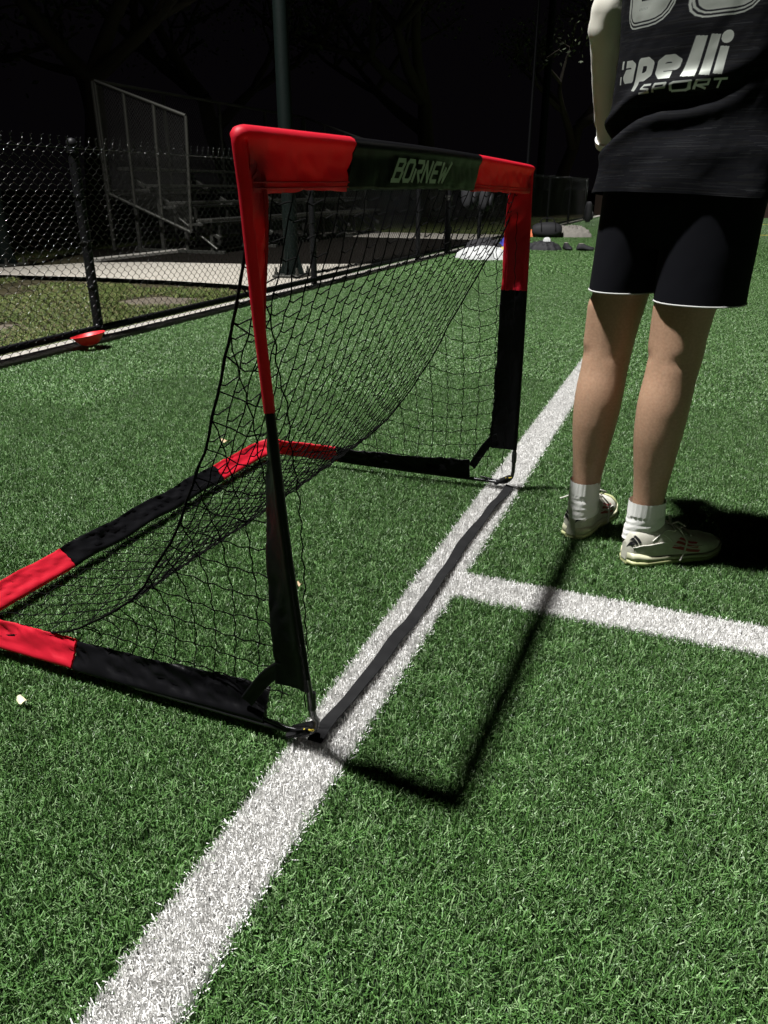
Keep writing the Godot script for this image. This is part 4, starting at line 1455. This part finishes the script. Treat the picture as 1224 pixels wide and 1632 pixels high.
func make_player() -> void:
	var t := thing("person", "person in dark jersey and black shorts standing with back turned beside the goal", "person")
	var hipL := Vector3(-0.128, 0.90, -1.900)
	var hipR := Vector3(0.008, 0.90, -1.826)
	var kneeL := Vector3(-0.176, 0.495, -1.902)
	var kneeR := Vector3(-0.020, 0.510, -1.806)
	var ankL := Vector3(-0.193, 0.100, -1.884)
	var ankR := Vector3(-0.034, 0.100, -1.795)
	var fL := Vector3(0.24, 0, -0.97).normalized()
	var fR := Vector3(0.80, 0, -0.60).normalized()
	var shL := Vector3(-0.215, 1.385, -1.925)
	var elL := Vector3(-0.250, 1.155, -1.900)
	var wrL := Vector3(-0.245, 0.945, -2.055)
	var shR := Vector3(0.128, 1.385, -1.768)
	var elR := Vector3(0.200, 1.150, -1.755)
	var wrR := Vector3(0.150, 0.950, -1.925)
	# skin: one continuous body
	var pr := []
	leg_prims(pr, hipL, kneeL, ankL, (fL + FWD).normalized())
	leg_prims(pr, hipR, kneeR, ankR, (fR + FWD).normalized())
	pr.append([hipL, hipR, 0.095, 0.095])
	for s in [-1.0, 1.0]:
		pr.append([shirt_c(0.95) + RGT * s * 0.055, shirt_c(1.10) + RGT * s * 0.055, 0.085, 0.085])
		pr.append([shirt_c(1.10) + RGT * s * 0.055, shirt_c(1.32) + RGT * s * 0.075, 0.085, 0.085])
	pr.append([shL, shR, 0.055, 0.055])
	pr.append([shirt_c(1.38), shirt_c(1.50) + FWD * 0.012, 0.060, 0.056])
	for a in [[shL, elL, wrL], [shR, elR, wrR]]:
		pr.append([a[0], a[1], 0.038, 0.026])
		pr.append([a[1], a[1].lerp(a[2], 0.35), 0.026, 0.027])
		pr.append([a[1].lerp(a[2], 0.35), a[2], 0.027, 0.022])
	var body := MB.new()
	sdf(body, pr, 0.0080, 0.020)
	# head, tilted down a little
	var hc := shirt_c(1.60) + FWD * 0.022
	var hp := [[hc + Vector3(0, 0.022, 0) - FWD * 0.020, hc + Vector3(0, 0.022, 0) + FWD * 0.022, 0.082, 0.076], [hc + FWD * 0.036 - Vector3(0, 0.03, 0), hc + FWD * 0.050 - Vector3(0, 0.078, 0), 0.056, 0.032], [hc + FWD * 0.088 + Vector3(0, 0.005, 0), hc + FWD * 0.104 - Vector3(0, 0.028, 0), 0.009, 0.013], [hc + FWD * 0.078 - Vector3(0, 0.060, 0) - RGT * 0.015, hc + FWD * 0.078 - Vector3(0, 0.060, 0) + RGT * 0.015, 0.008, 0.008], [hc - Vector3(0, 0.06, 0), shirt_c(1.47), 0.050, 0.052]]
	for s in [-1.0, 1.0]:
		hp.append([hc + RGT * s * 0.080 + Vector3(0, 0.012, 0), hc + RGT * s * 0.078 - Vector3(0, 0.022, 0), 0.013, 0.009])
		hp.append([hc + RGT * s * 0.030 + FWD * 0.074 + Vector3(0, 0.004, 0), hc + RGT * s * 0.034 + FWD * 0.073 + Vector3(0, 0.004, 0), 0.012, 0.012])
	sdf(body, hp, 0.006, 0.014)
	hand(body, wrL, (RGT * 0.75 + FWD * 0.55 + Vector3(0, -0.25, 0)).normalized(), Vector3(0, -0.6, 0) - FWD * 0.5, 1.0)
	hand(body, wrR, (-RGT * 0.75 + FWD * 0.55 + Vector3(0, -0.25, 0)).normalized(), Vector3(0, -0.6, 0) - FWD * 0.5, -1.0)
	obj("body", body, M.skin, t)
	var hair := MB.new()
	sdf(hair, [[hc + Vector3(0, 0.040, 0) - FWD * 0.030, hc + Vector3(0, 0.050, 0) + FWD * 0.026, 0.086, 0.074], [hc - FWD * 0.050, hc - FWD * 0.052 - Vector3(0, 0.05, 0), 0.058, 0.042]], 0.007, 0.02)
	obj("hair", hair, M.hair, t)
	# jersey
	var mb := MB.new()
	mb.has_uv = true
	var nth := 144
	var ny := 96
	for j in ny + 1:
		var y := lerpf(0.828, 1.455, j / float(ny))
		for i in nth + 1:
			var th := PI - TAU * i / nth
			var yy := y + (0.006 * sin(th * 2.0 + 0.6) if j < 6 else 0.0)
			mb.vert(shirt_pt(th, yy), Vector2(i / float(nth), 1.0 - (y - 0.82) * 1239.0 / 800.0))
	for j in ny:
		for i in nth:
			var a := j * (nth + 1) + i
			mb.quad(a, a + 1, a + nth + 2, a + nth + 1)
	var tx := make_shirt_texture()
	var sm := mat("jersey", Color.WHITE, 1.0, 1.0, 0.22)
	sm.albedo_texture = tx[0]
	sm.roughness_texture = tx[1]
	sm.roughness_texture_channel = BaseMaterial3D.TEXTURE_CHANNEL_GREEN
	sm.metallic_texture = tx[1]
	sm.metallic_texture_channel = BaseMaterial3D.TEXTURE_CHANNEL_BLUE
	sm.texture_repeat = true
	var so := obj("jersey", mb, sm, t)
	tag(so, "dark heather jersey with silver print on the back", "")
	var js := mat("jersey_plain", lin(0.010, 0.011, 0.014), 0.75)
	for a in [[shL, elL], [shR, elR]]:
		var sl := MB.new()
		sdf(sl, [[a[0] + Vector3(0, -0.01, 0), a[0].lerp(a[1], 0.48), 0.066, 0.062]], 0.008, 0.02)
		obj("jersey_sleeve", sl, js, so)
	# long cream sleeves
	for a in [[shL, elL, wrL, 1.0], [shR, elR, wrR, -1.0]]:
		var sl := MB.new()
		var rs := []
		var n := 44
		var line := []
		for i in n:
			var f2 := i * 2.0 / (n - 1)
			line.append(a[0].lerp(a[1], 0.3 + 0.7 * f2) if f2 < 1.0 else a[1].lerp(a[2], f2 - 1.0))
		for it in 14:
			var nl := line.duplicate()
			for i in range(1, n - 1): nl[i] = (line[i - 1] + line[i] * 2.0 + line[i + 1]) * 0.25
			line = nl
		for i in n:
			var f := i / float(n - 1)
			var p: Vector3 = line[i]
			var bend := clampf(1.0 - absf(f - 0.5) * 6.0, 0.0, 1.0)
			var d: Vector3 = (line[mini(i + 1, n - 1)] - line[maxi(i - 1, 0)]).normalized()
			var r := lerpf(0.048, 0.044, clampf(f / 0.5, 0, 1)) if f < 0.5 else lerpf(0.044, 0.030, (f - 0.5) * 2.0)
			if f > 0.93: r *= 0.92
			var s := d.cross(FWD).normalized()
			var u := s.cross(d).normalized()
			var ring := PackedVector3Array()
			for k in 28:
				var an := TAU * k / 28
				var w := 1.0 + 0.11 * noise.get_noise_3d(cos(an) * 70.0, f * 420.0, sin(an) * 70.0 + a[3] * 90.0) + 0.05 * sin(f * 60.0 + an) * bend
				ring.append(p + (s * cos(an) - u * sin(an)) * r * w)
			rs.append(ring)
		sl.rings(rs)
		tag(obj("sleeve", sl, M.cream_knit, t), "long cream undershirt sleeve", "")
		var cuff := MB.new()
		var dd: Vector3 = (a[2] - a[1]).normalized()
		cuff.tube([a[2] - dd * 0.006, a[2] + dd * 0.010], 0.0325, 0.0315, 20)
		obj("wristband", cuff, M.sock_white, t)
	# shorts
	var sh := MB.new()
	var hems := []
	for s in 2:
		var hip: Vector3 = hipL if s == 0 else hipR
		var hem := Vector3(-0.155, 0.622, -1.912) if s == 0 else Vector3(0.010, 0.614, -1.822)
		var rs := []
		for j in 22:
			var f := j / 21.0
			var c := hip.lerp(hem, 0.2).lerp(hem, f)
			var ra := lerpf(0.094 if s == 0 else 0.102, 0.078 if s == 0 else 0.094, f)
			var rb := lerpf(0.092, 0.098, f)
			var ring := PackedVector3Array()
			for k in 40:
				var an := TAU * k / 40
				var w := 1.0 + (0.035 * noise.get_noise_3d(cos(an) * 60, sin(an) * 60 + s * 70, f * 60.0) + 0.02 * sin(an * 3.0 + s * 2.0) * f)
				ring.append(c + (RGT * cos(an) * ra + FWD * sin(an) * rb) * w)
			# RGT x FWD points up; the path runs down
			ring.reverse()
			rs.append(ring)
		sh.rings(rs, true, false)
		hems.append(rs[21])
	var pv := []
	for j in 14:
		var f := j / 13.0
		var y := lerpf(0.90, 0.72, f)
		var c := Vector3(-0.043, y, -1.866)
		var ra := pick(f, [[0.0, 0.138], [0.35, 0.160], [0.7, 0.156], [1.0, 0.136]])
		var rb := pick(f, [[0.0, 0.085], [0.5, 0.108], [1.0, 0.098]])
		var ring := PackedVector3Array()
		for k in 40:
			var an := TAU * k / 40
			ring.append(c + RGT * cos(an) * ra + FWD * sin(an) * rb)
		ring.reverse()
		pv.append(ring)
	sh.rings(pv)
	var sho := obj("shorts", sh, M.shorts_black, t)
	for h in hems:
		var hp2 := MB.new()
		var pts := []
		for p in h: pts.append(p)
		pts.append(h[0])
		pts.append(h[1])
		hp2.tube(pts, 0.0020, 0.0020, 6, false)
		obj("hem_piping", hp2, M.piping, sho)
	# socks and shoes
	var feet := [[ankL, fL, Vector3(-0.212, 0, -1.845), "left"], [ankR, fR, Vector3(-0.070, 0, -1.755), "right"]]
	for i in 2:
		make_shoe(t, feet[i][2], feet[i][1], feet[i][0], i)

func shoe_pt(s: float, th: float, grow: float) -> Vector3:
	# shoe's own axes: x heel to toe, y up, z to the right; th 0 = right edge, PI = left edge over the top
	var w := pick(s, [[0.0, 0.010], [0.04, 0.027], [0.16, 0.034], [0.36, 0.033], [0.56, 0.041], [0.74, 0.046], [0.88, 0.038], [0.96, 0.024], [1.0, 0.004]]) + grow
	var h := pick(s, [[0.0, 0.050], [0.03, 0.078], [0.12, 0.090], [0.32, 0.096], [0.46, 0.080], [0.60, 0.062], [0.78, 0.050], [0.92, 0.040], [0.98, 0.028], [1.0, 0.018]]) + grow
	var lo := 0.006 + (0.010 * smoothstep(0.8, 1.0, s))
	var x := 0.268 * s
	var c := cos(th)
	var sn := sin(th)
	var pw := lerpf(0.55, 0.8, smoothstep(0.3, 0.7, s))
	var hw: float = w * signf(c) * pow(absf(c), 0.75)
	# narrower towards the collar
	hw *= lerpf(1.0, 0.80, pow(sn, 2.0)) if s < 0.42 else 1.0
	return Vector3(x, lo + (h - lo) * pow(maxf(sn, 0.0), pw), hw + 0.006 * sin(s * PI) * 0.5)

func make_shoe(t: Node, heel: Vector3, fwd: Vector3, ankle: Vector3, which: int) -> void:
	var side := fwd.cross(Vector3.UP).normalized()
	var xf := Transform3D(Basis(fwd, Vector3.UP, side), heel)
	var up := MB.new()
	var rs := []
	for j in 44:
		var s := j / 43.0
		var ring := PackedVector3Array()
		for k in 25:
			var th := PI * k / 24.0
			var p := shoe_pt(s, th, 0.0)
			p += Vector3(0, 1, 0) * 0.0012 * noise.get_noise_3d(s * 300, th * 40, which * 50)
			ring.append(xf * p)
		for k in range(1, 6):
			var p := shoe_pt(s, PI, 0.0).lerp(shoe_pt(s, 0.0, 0.0), k / 6.0)
			ring.append(xf * p)
		ring.reverse()
		rs.append(ring)
	up.rings(rs)
	var sh := obj("shoe", up, M.shoe_white, t)
	# sole with a lime lower edge
	var so := MB.new()
	var so2 := MB.new()
	for part in 2:
		var r2 := []
		for j in 40:
			var s := lerpf(0.004, 0.996, j / 39.0)
			var p := shoe_pt(s, 0.0, 0.002)
			var q := shoe_pt(s, PI, 0.002)
			var y1 := (p.y + 0.012 + 0.010 * exp(-pow((s - 0.05) / 0.12, 2))) if part == 0 else (p.y + 0.002)
			var y0 := p.y - 0.002 if part == 0 else p.y - 0.010
			var o := 0.0 if part == 0 else 0.0015
			var ring := PackedVector3Array([xf * Vector3(p.x, y0, p.z + o), xf * Vector3(p.x, (y0 + y1) * 0.5, p.z + o + 0.0015), xf * Vector3(p.x, y1, p.z + o - 0.001), xf * Vector3(q.x, y1, q.z - o + 0.001), xf * Vector3(q.x, (y0 + y1) * 0.5, q.z - o - 0.0015), xf * Vector3(q.x, y0, q.z - o)])
			ring.reverse()
			r2.append(ring)
		if part == 0: so.rings(r2)
		else: so2.rings(r2)
	var soo := obj("sole", so, M.shoe_sole, sh)
	obj("sole_edge", so2, M.lime, sh)
	for st in [[0.10, 0.6], [0.10, -0.6], [0.25, 0.6], [0.25, -0.6], [0.62, 0.7], [0.62, -0.7], [0.8, 0.6], [0.8, -0.6]]:
		var bo := MB.new()
		var e := shoe_pt(st[0], 0.0, 0.0)
		bo.tube([xf * Vector3(e.x, e.y - 0.006, e.z * st[1]), xf * Vector3(e.x, e.y - 0.020, e.z * st[1])], 0.008, 0.005, 8)
		obj("stud", bo, M.lime, sh)
	# toe cap in lime, on the left shoe most
	if which == 0:
		var tc := MB.new()
		_patch(tc, xf, 0.80, 0.975, 0.25, 2.9, 0.0012, 0.0, 10, 12)
		obj("toe_cap", tc, M.lime, sh)
	# three slanted stripes on both flanks, three bars on the heel counter
	for f in [1.0, -1.0]:
		for k in 3:
			var sm := MB.new()
			var lo: float = 0.20 + k * 0.20
			var hi: float = lo + 0.12
			_patch(sm, xf, 0.40 + k * 0.03, 0.66 - k * 0.01, lo if f > 0 else PI - lo, hi if f > 0 else PI - hi, 0.0012, 0.02, 8, 3)
			obj("side_stripe", sm, M.stripe_red, sh)
		for k in 3:
			var bm := MB.new()
			var hh: float = [0.50, 0.72, 0.94][k]
			_patch(bm, xf, 0.024 + k * 0.028, 0.043 + k * 0.028, 0.42 if f > 0 else PI - 0.42, lerpf(0.42, 1.0, hh) if f > 0 else PI - lerpf(0.42, 1.0, hh), 0.0013, -0.05 * hh, 3, 5)
			obj("heel_mark", bm, M.mark_black, sh)
	# stitched lines over the quarters
	for f in [1.0, -1.0]:
		for ln in [[0.03, 0.30, 0.36, 0.30], [0.14, 0.95, 0.40, 0.40], [0.20, 0.42, 0.44, 1.05], [0.40, 0.25, 0.70, 0.55]]:
			var st := MB.new()
			var sp := []
			for k in 13:
				var u := k / 12.0
				var th := lerpf(ln[1], ln[3], u)
				var p := shoe_pt(lerpf(ln[0], ln[2], u), th if f > 0 else PI - th, 0.0006)
				sp.append(xf * p)
			st.tube(sp, 0.0013, 0.0013, 5)
			obj("stitch_line", st, M.lace, sh)
	# laces across the throat and the loose ends
	for k in 4:
		var la := MB.new()
		var s := 0.44 + k * 0.055
		var pts := []
		for e in 9:
			pts.append(xf * (shoe_pt(s + 0.02 * (e / 8.0), lerpf(1.05, PI - 1.05, e / 8.0), 0.003)))
		la.tube(pts, 0.0026, 0.0026, 5)
		obj("lace", la, M.lace, sh)
	var bow := MB.new()
	var b0 := shoe_pt(0.44, PI / 2, 0.004)
	for f in [1.0, -1.0]:
		bow.tube([xf * b0, xf * (b0 + Vector3(0.008, 0.012, f * 0.016)), xf * (b0 + Vector3(0.018, 0.006, f * 0.034)), xf * (b0 + Vector3(0.010, -0.004, f * 0.020)), xf * (b0 + Vector3(0, 0.001, 0))], 0.0024, 0.0024, 5)
	bow.tube([xf * b0, xf * (b0 + Vector3(0.012, -0.006, 0.026)), xf * (b0 + Vector3(0.020, -0.030, 0.046)), xf * (b0 + Vector3(0.012, -0.060, 0.050)), xf * (b0 + Vector3(0.004, -0.076, 0.052))], 0.0024, 0.0024, 5)
	bow.tube([xf * b0, xf * (b0 + Vector3(0.004, -0.002, -0.030)), xf * (b0 + Vector3(0.010, -0.022, -0.060)), xf * (b0 + Vector3(-0.006, -0.034, -0.085))], 0.0024, 0.0024, 5)
	obj("lace_bow", bow, M.lace, sh)
	# sock: folded knit with ribs at the top, ankle bunching
	var sk := MB.new()
	var r3 := []
	for j in 40:
		var f := j / 39.0
		var y := lerpf(0.150, 0.055, f)
		var c := ankle + fwd * (0.000 + 0.006 * f * f) + Vector3(0, y - ankle.y, 0)
		var ra := lerpf(0.0370, 0.036, f)
		var rb := lerpf(0.0450, 0.058, f * f)
		var ring := PackedVector3Array()
		for k in 60:
			var an := TAU * k / 60
			var w := 1.0
			if f < 0.36: w += 0.026 * sin(an * 22.0)
			else: w += 0.010 * sin(f * 40.0 + 2.2 * sin(an + which)) + 0.07 * noise.get_noise_3d(cos(an) * 60, f * 300, sin(an) * 60)
			ring.append(c + (side * cos(an) * ra + fwd * sin(an) * rb) * w)
		r3.append(ring)
	# side x fwd = up, and the path runs down
	for r in r3: r.reverse()
	sk.rings(r3, false, false)
	obj("sock", sk, M.sock_white, t)

func _patch(mb: MB, xf: Transform3D, s0: float, s1: float, t0: float, t1: float, off: float, slant: float, ns: int, nt: int) -> void:
	var i0 := mb.v.size()
	for j in nt + 1:
		var tt := lerpf(t0, t1, j / float(nt))
		for i in ns + 1:
			var s := lerpf(s0, s1, i / float(ns)) + slant * j / float(nt)
			var p := shoe_pt(s, tt, 0.0)
			var du := shoe_pt(s + 0.01, tt, 0.0) - p
			var dv := shoe_pt(s, tt + 0.02, 0.0) - p
			var nn := dv.cross(du).normalized()
			if nn.dot(Vector3(0, p.y - 0.03, p.z)) < 0.0: nn = -nn
			mb.vert(xf * (p + nn * off))
	var f := t1 > t0
	for j in nt:
		for i in ns:
			var a := i0 + j * (ns + 1) + i
			if f: mb.quad(a, a + ns + 1, a + ns + 2, a + 1)
			else: mb.quad(a, a + 1, a + ns + 2, a + ns + 1)

# ------------------------------------------------------------------ small things
func heap(sx: float, sz: float, h: float, seed_: int, rough := 0.5) -> MB:
	var nz := FastNoiseLite.new()
	nz.seed = seed_
	nz.frequency = 1.0
	var mb := MB.new()
	var n := 44
	var m := 22
	for j in m + 1:
		for i in n:
			var a := TAU * i / n
			var rr := j / float(m)
			var rim := 1.0 + 0.30 * nz.get_noise_2d(cos(a) * 1.6, sin(a) * 1.6) + 0.12 * nz.get_noise_2d(cos(a) * 5.0, sin(a) * 5.0)
			var x := cos(a) * rr * sx * 0.5 * rim
			var z := sin(a) * rr * sz * 0.5 * rim
			var fold := absf(nz.get_noise_2d(x * 5.5 / sx, z * 5.5 / sz + 4.0)) + 0.5 * absf(nz.get_noise_2d(x * 13.0 / sx + 7.0, z * 13.0 / sz))
			var y := h * pow(maxf(0.0, 1.0 - rr * rr * rr), 0.6) * (1.0 - rough * minf(fold * 2.0, 1.4)) + 0.02 * h * nz.get_noise_2d(x * 60, z * 60)
			mb.vert(Vector3(x, maxf(y, 0.0) + 0.004 - 0.012 * pow(rr, 8.0), z))
	for j in m:
		for i in n:
			var a := j * n + i
			var b := j * n + (i + 1) % n
			mb.quad(a, b, b + n, a + n)
	return mb

func make_things() -> void:
	# marker dish by the fence
	var d := thing("marker_dish", "bright red plastic marker dish tipped against the fence foot", "marker", Vector3(-3.165, 0.004, -3.40))
	var dm := MB.new()
	dm.lathe([Vector2(0.096, 0.060), Vector2(0.090, 0.058), Vector2(0.074, 0.036), Vector2(0.052, 0.012), Vector2(0.030, 0.002), Vector2(0.022, 0.0), Vector2(0.022, 0.004), Vector2(0.050, 0.016), Vector2(0.072, 0.040), Vector2(0.088, 0.0605), Vector2(0.096, 0.060)], Transform3D(Basis(Vector3(0.4, 0, 1).normalized(), 0.16), Vector3(0, 0.012, 0)), 40)
	obj("dish", dm, M.disc_red, d)
	var rimm := MB.new()
	var pts := []
	var tb := Transform3D(Basis(Vector3(0.4, 0, 1).normalized(), 0.16), Vector3(0, 0.012, 0))
	for k in 42: pts.append(tb * Vector3(0.095 * cos(TAU * k / 40), 0.060, 0.095 * sin(TAU * k / 40)))
	rimm.tube(pts, 0.0022, 0.0022, 6, false)
	obj("rim", rimm, M.disc_red, d)
	# leaves on the turf
	var leaves := [[Vector3(-1.000, 0.003, -0.778), 0.011, "dry_leaf", "pale dry leaf lying outside the goal's left side"], [Vector3(-1.49, 0.003, -2.19), 0.014, "brown_leaf", "small brown leaf on the turf behind the goal"], [Vector3(-0.744, 0.003, -1.34), 0.006, "brown_leaf", "tiny tan leaf scrap on the turf inside the goal"]]
	for l in leaves:
		var lm := MB.new()
		var n := 12
		rng.seed = int(l[1] * 9000)
		var c := lm.vert(Vector3(0, 0.003, 0))
		for k in n:
			var a := TAU * k / n
			var r: float = l[1] * (1.0 + 0.25 * cos(a * 2.0) + rng.randf_range(-0.12, 0.12))
			lm.vert(Vector3(cos(a) * r, 0.004 + 0.006 * sin(a * 2.0 + 1.0), sin(a) * r * 0.75))
		for k in n: lm.tri(c, c + 1 + (k + 1) % n, c + 1 + k)
		var lo := obj("fallen_leaf", lm, M[l[2]])
		lo.position = l[0]
		tag(lo, l[3], "leaf", "leaves on the turf")
	# clothes and bags along the fence
	var tw := obj("towel", heap(0.74, 0.60, 0.16, 3, 0.42), M.towel)
	tw.position = Vector3(-2.66, -0.004, -10.15)
	tag(tw, "crumpled white towel lying on the turf by the gate post", "towel")
	var items := [
		["shirt", 0.26, 0.22, 0.11, 4, "yellow_cloth", Vector3(-2.52, 0, -10.85), "small yellow shirt bundle behind the white towel", "clothing"],
		["shirt", 0.30, 0.26, 0.20, 5, "blue_cloth", Vector3(-2.66, 0, -11.5), "blue shirt bundle between the towel and the hanging bags", "clothing"],
		["shirt", 0.22, 0.22, 0.14, 6, "orange_cloth", Vector3(-3.05, 0, -15.1), "small orange shirt bundle at the duffel bag's end", "clothing"],
		["jacket", 0.75, 0.45, 0.22, 7, "jacket_grey", Vector3(-2.38, 0, -15.4), "crumpled grey jacket lying beyond the black duffel bag", "jacket"],
		["jacket", 0.50, 0.38, 0.13, 8, "bag_black", Vector3(-2.22, 0, -11.95), "crumpled black jacket lying beside the pair of black shoes", "jacket"],
		["kit_bag", 0.55, 0.45, 0.20, 18, "bag_black", Vector3(-2.95, 0, -11.3), "slumped black kit bag under the hanging bags", "bag"],
	]
	for it in items:
		var o := obj(it[0], heap(it[1], it[2], it[3], it[4], 0.45), M[it[5]])
		o.position = it[6]
		tag(o, it[7], it[8], "clothes and bags left by the fence")
	var wh := obj("glove", heap(0.12, 0.09, 0.05, 12, 0.3), M.towel)
	wh.position = Vector3(-2.17, 0.12, -11.95)
	tag(wh, "small white glove lying on the crumpled black jacket", "glove")
	# duffel bag
	var du := thing("duffel_bag", "black duffel bag with end straps on turf by the fence", "bag", Vector3(-2.74, 0, -15.0), 0.35)
	var db := MB.new()
	var rs := []
	for j in 15:
		var u := j / 14.0
		var k := pow(sin(PI * clampf(u * 0.96 + 0.02, 0, 1)), 0.28)
		var ring := PackedVector3Array()
		for i in 24:
			var a := TAU * i / 24
			var w := 1.0 + 0.06 * noise.get_noise_3d(cos(a) * 90, u * 160, sin(a) * 90)
			ring.append(Vector3((u - 0.5) * 0.54, 0.13 + 0.135 * k * signf(sin(a)) * pow(absf(sin(a)), 0.8) * w, -0.14 * k * cos(a) * w))
		ring.reverse()
		rs.append(ring)
	db.rings(rs)
	obj("bag_body", db, M.bag_black, du)
	for x in [-0.13, 0.13]:
		var st := MB.new()
		var sp := []
		for k in 13:
			var a := PI * k / 12.0
			sp.append(Vector3(x, 0.13 + 0.147 * sin(a), 0.15 * cos(a)))
		st.tube(sp, 0.010, 0.010, 6)
		obj("strap", st, M.webbing, du)
	var hd := MB.new()
	hd.tube([Vector3(-0.13, 0.27, 0.03), Vector3(-0.09, 0.33, 0.02), Vector3(0.09, 0.33, 0.02), Vector3(0.13, 0.27, 0.03)], 0.010, 0.010, 6)
	obj("handle", hd, M.webbing, du)
	# shoes left on the turf
	for k in 2:
		var p: Vector3 = [Vector3(-1.93, 0, -12.1), Vector3(-1.72, 0, -11.9)][k]
		var f := Vector3(0.5, 0, 0.86) if k == 0 else Vector3(0.95, 0, -0.3)
		f = f.normalized()
		var xf := Transform3D(Basis(f, Vector3.UP, f.cross(Vector3.UP)), Vector3.ZERO)
		var s := thing("loose_shoe", ["loose black football shoe touching the crumpled black jacket", "loose black football shoe farthest from the crumpled black jacket"][k], "shoe", p, 0.0, "clothes and bags left by the fence")
		var um := MB.new()
		var r2 := []
		for j in 16:
			var ring := PackedVector3Array()
			for i in 17: ring.append(xf * (shoe_pt(j / 15.0, PI * i / 16.0, 0.004)))
			ring.reverse()
			r2.append(ring)
		um.rings(r2)
		obj("upper", um, M.bag_black, s)
		var cl := MB.new()
		var cp := []
		for i in 14: cp.append(xf * (Vector3(0.065 + 0.035 * cos(TAU * i / 12), 0.094, 0.026 * sin(TAU * i / 12))))
		cl.tube(cp, 0.006, 0.006, 6, false)
		obj("collar", cl, M.jacket_grey, s)
	# backpacks hanging on or leaning against the fence
	var packs := [[Vector3(-3.20, 0.56, -11.25), 0.0, "black backpack hung on the fence just past the gate post"], [Vector3(-3.19, 0.52, -12.1), 0.1, "black backpack hung on fence, second past the gate post"], [Vector3(-2.95, 0.02, -21.9), 0.3, "black backpack standing on the turf at the fence's far end"]]
	for pk in packs:
		var b := thing("backpack", pk[2], "backpack", pk[0], pk[1], "backpacks along the fence")
		var bm := MB.new()
		var r3 := []
		for j in 17:
			var u := j / 16.0
			var k := pow(sin(PI * clampf(u * 0.94 + 0.03, 0, 1)), 0.30) * lerpf(1.0, 0.85, u)
			var ring := PackedVector3Array()
			for i in 24:
				var a := TAU * i / 24
				var w := 1.0 + 0.06 * noise.get_noise_3d(cos(a) * 70 + pk[0].z * 9, u * 140, sin(a) * 70)
				ring.append(Vector3(0.105 * k * signf(cos(a)) * pow(absf(cos(a)), 0.7) * w, u * 0.50, -0.165 * k * signf(sin(a)) * pow(absf(sin(a)), 0.7) * w))
			r3.append(ring)
		bm.rings(r3)
		obj("pack", bm, M.bag_black, b)
		var pm := MB.new()
		var r4 := []
		for j in 9:
			var u := j / 8.0
			var k := pow(sin(PI * clampf(u * 0.94 + 0.03, 0, 1)), 0.35)
			var ring := PackedVector3Array()
			for i in 16:
				var a := TAU * i / 16
				ring.append(Vector3(0.10 + 0.04 * k * cos(a), 0.05 + u * 0.2, -0.12 * k * sin(a)))
			r4.append(ring)
		pm.rings(r4)
		obj("front_pocket", pm, M.bag_black, b)
		var lp := MB.new()
		lp.tube([Vector3(-0.08, 0.47, -0.03), Vector3(-0.10, 0.56, -0.01), Vector3(-0.10, 0.56, 0.02), Vector3(-0.08, 0.47, 0.04)], 0.008, 0.008, 6)
		obj("haul_loop", lp, M.webbing, b)
		var bu := MB.new()
		bu.box(Transform3D(Basis(), Vector3(0.115, 0.40, 0.05)), Vector3(0.012, 0.03, 0.02), 0.003)
		obj("buckle", bu, M.galvanised, b)

# ------------------------------------------------------------------ main
func _ready() -> void:
	noise.seed = 4
	noise.frequency = 0.01
	# camera: at 0.84 m, looking down the pitch; rows of the measured rotation
	var cam := Camera3D.new()
	cam.name = "camera"
	add_child(cam)
	cam.transform = Transform3D(Basis(Vector3(0.92835286, 0, -0.3717001), Vector3(-0.14683185, 0.91866919, -0.36672514), Vector3(0.34146943, 0.39502775, 0.85284917)), Vector3(0, 0.84, 0))
	cam.fov = rad_to_deg(2.0 * atan(816.0 / 1200.0))
	cam.near = 0.05
	cam.far = 900.0
	cam.current = true
	# night sky, exposure
	var env := Environment.new()
	env.background_mode = Environment.BG_SKY
	var sky := Sky.new()
	var sm := ProceduralSkyMaterial.new()
	sm.sky_top_color = lin(0.0012, 0.0009, 0.0014)
	sm.sky_horizon_color = lin(0.0016, 0.0013, 0.0017)
	sm.ground_bottom_color = lin(0.002, 0.002, 0.002)
	sm.ground_horizon_color = lin(0.0016, 0.0013, 0.0017)
	sm.sun_angle_max = 0.0
	sky.sky_material = sm
	env.sky = sky
	env.background_energy_multiplier = 1.0
	env.tonemap_mode = Environment.TONE_MAPPER_LINEAR
	env.tonemap_exposure = 1.0
	env.sdfgi_enabled = true
	env.ssao_enabled = true
	env.ssil_enabled = true
	var we := WorldEnvironment.new()
	we.name = "environment"
	we.environment = env
	add_child(we)
	make_materials()
	make_mast(Vector3(-4.5, 0, 0.4), 15.0, Vector3(5.0, 0, -7.0), 670.0, 46.0, 0.5, "tall green floodlight mast lighting the goal from beyond the fence")
	make_mast(Vector3(-4.6, 0, -27.0), 15.0, Vector3(6.0, 0, -26.0), 400.0, 42.0, 0.6, "tall green floodlight mast lighting the far end of the pitch")
	print("ground")
	make_ground()
	make_turf()
	print("fence")
	make_fence()
	make_poles()
	make_bleachers()
	make_trees()
	make_end_wall()
	print("goal")
	make_goal()
	print("player")
	make_player()
	make_things()
	print("done")
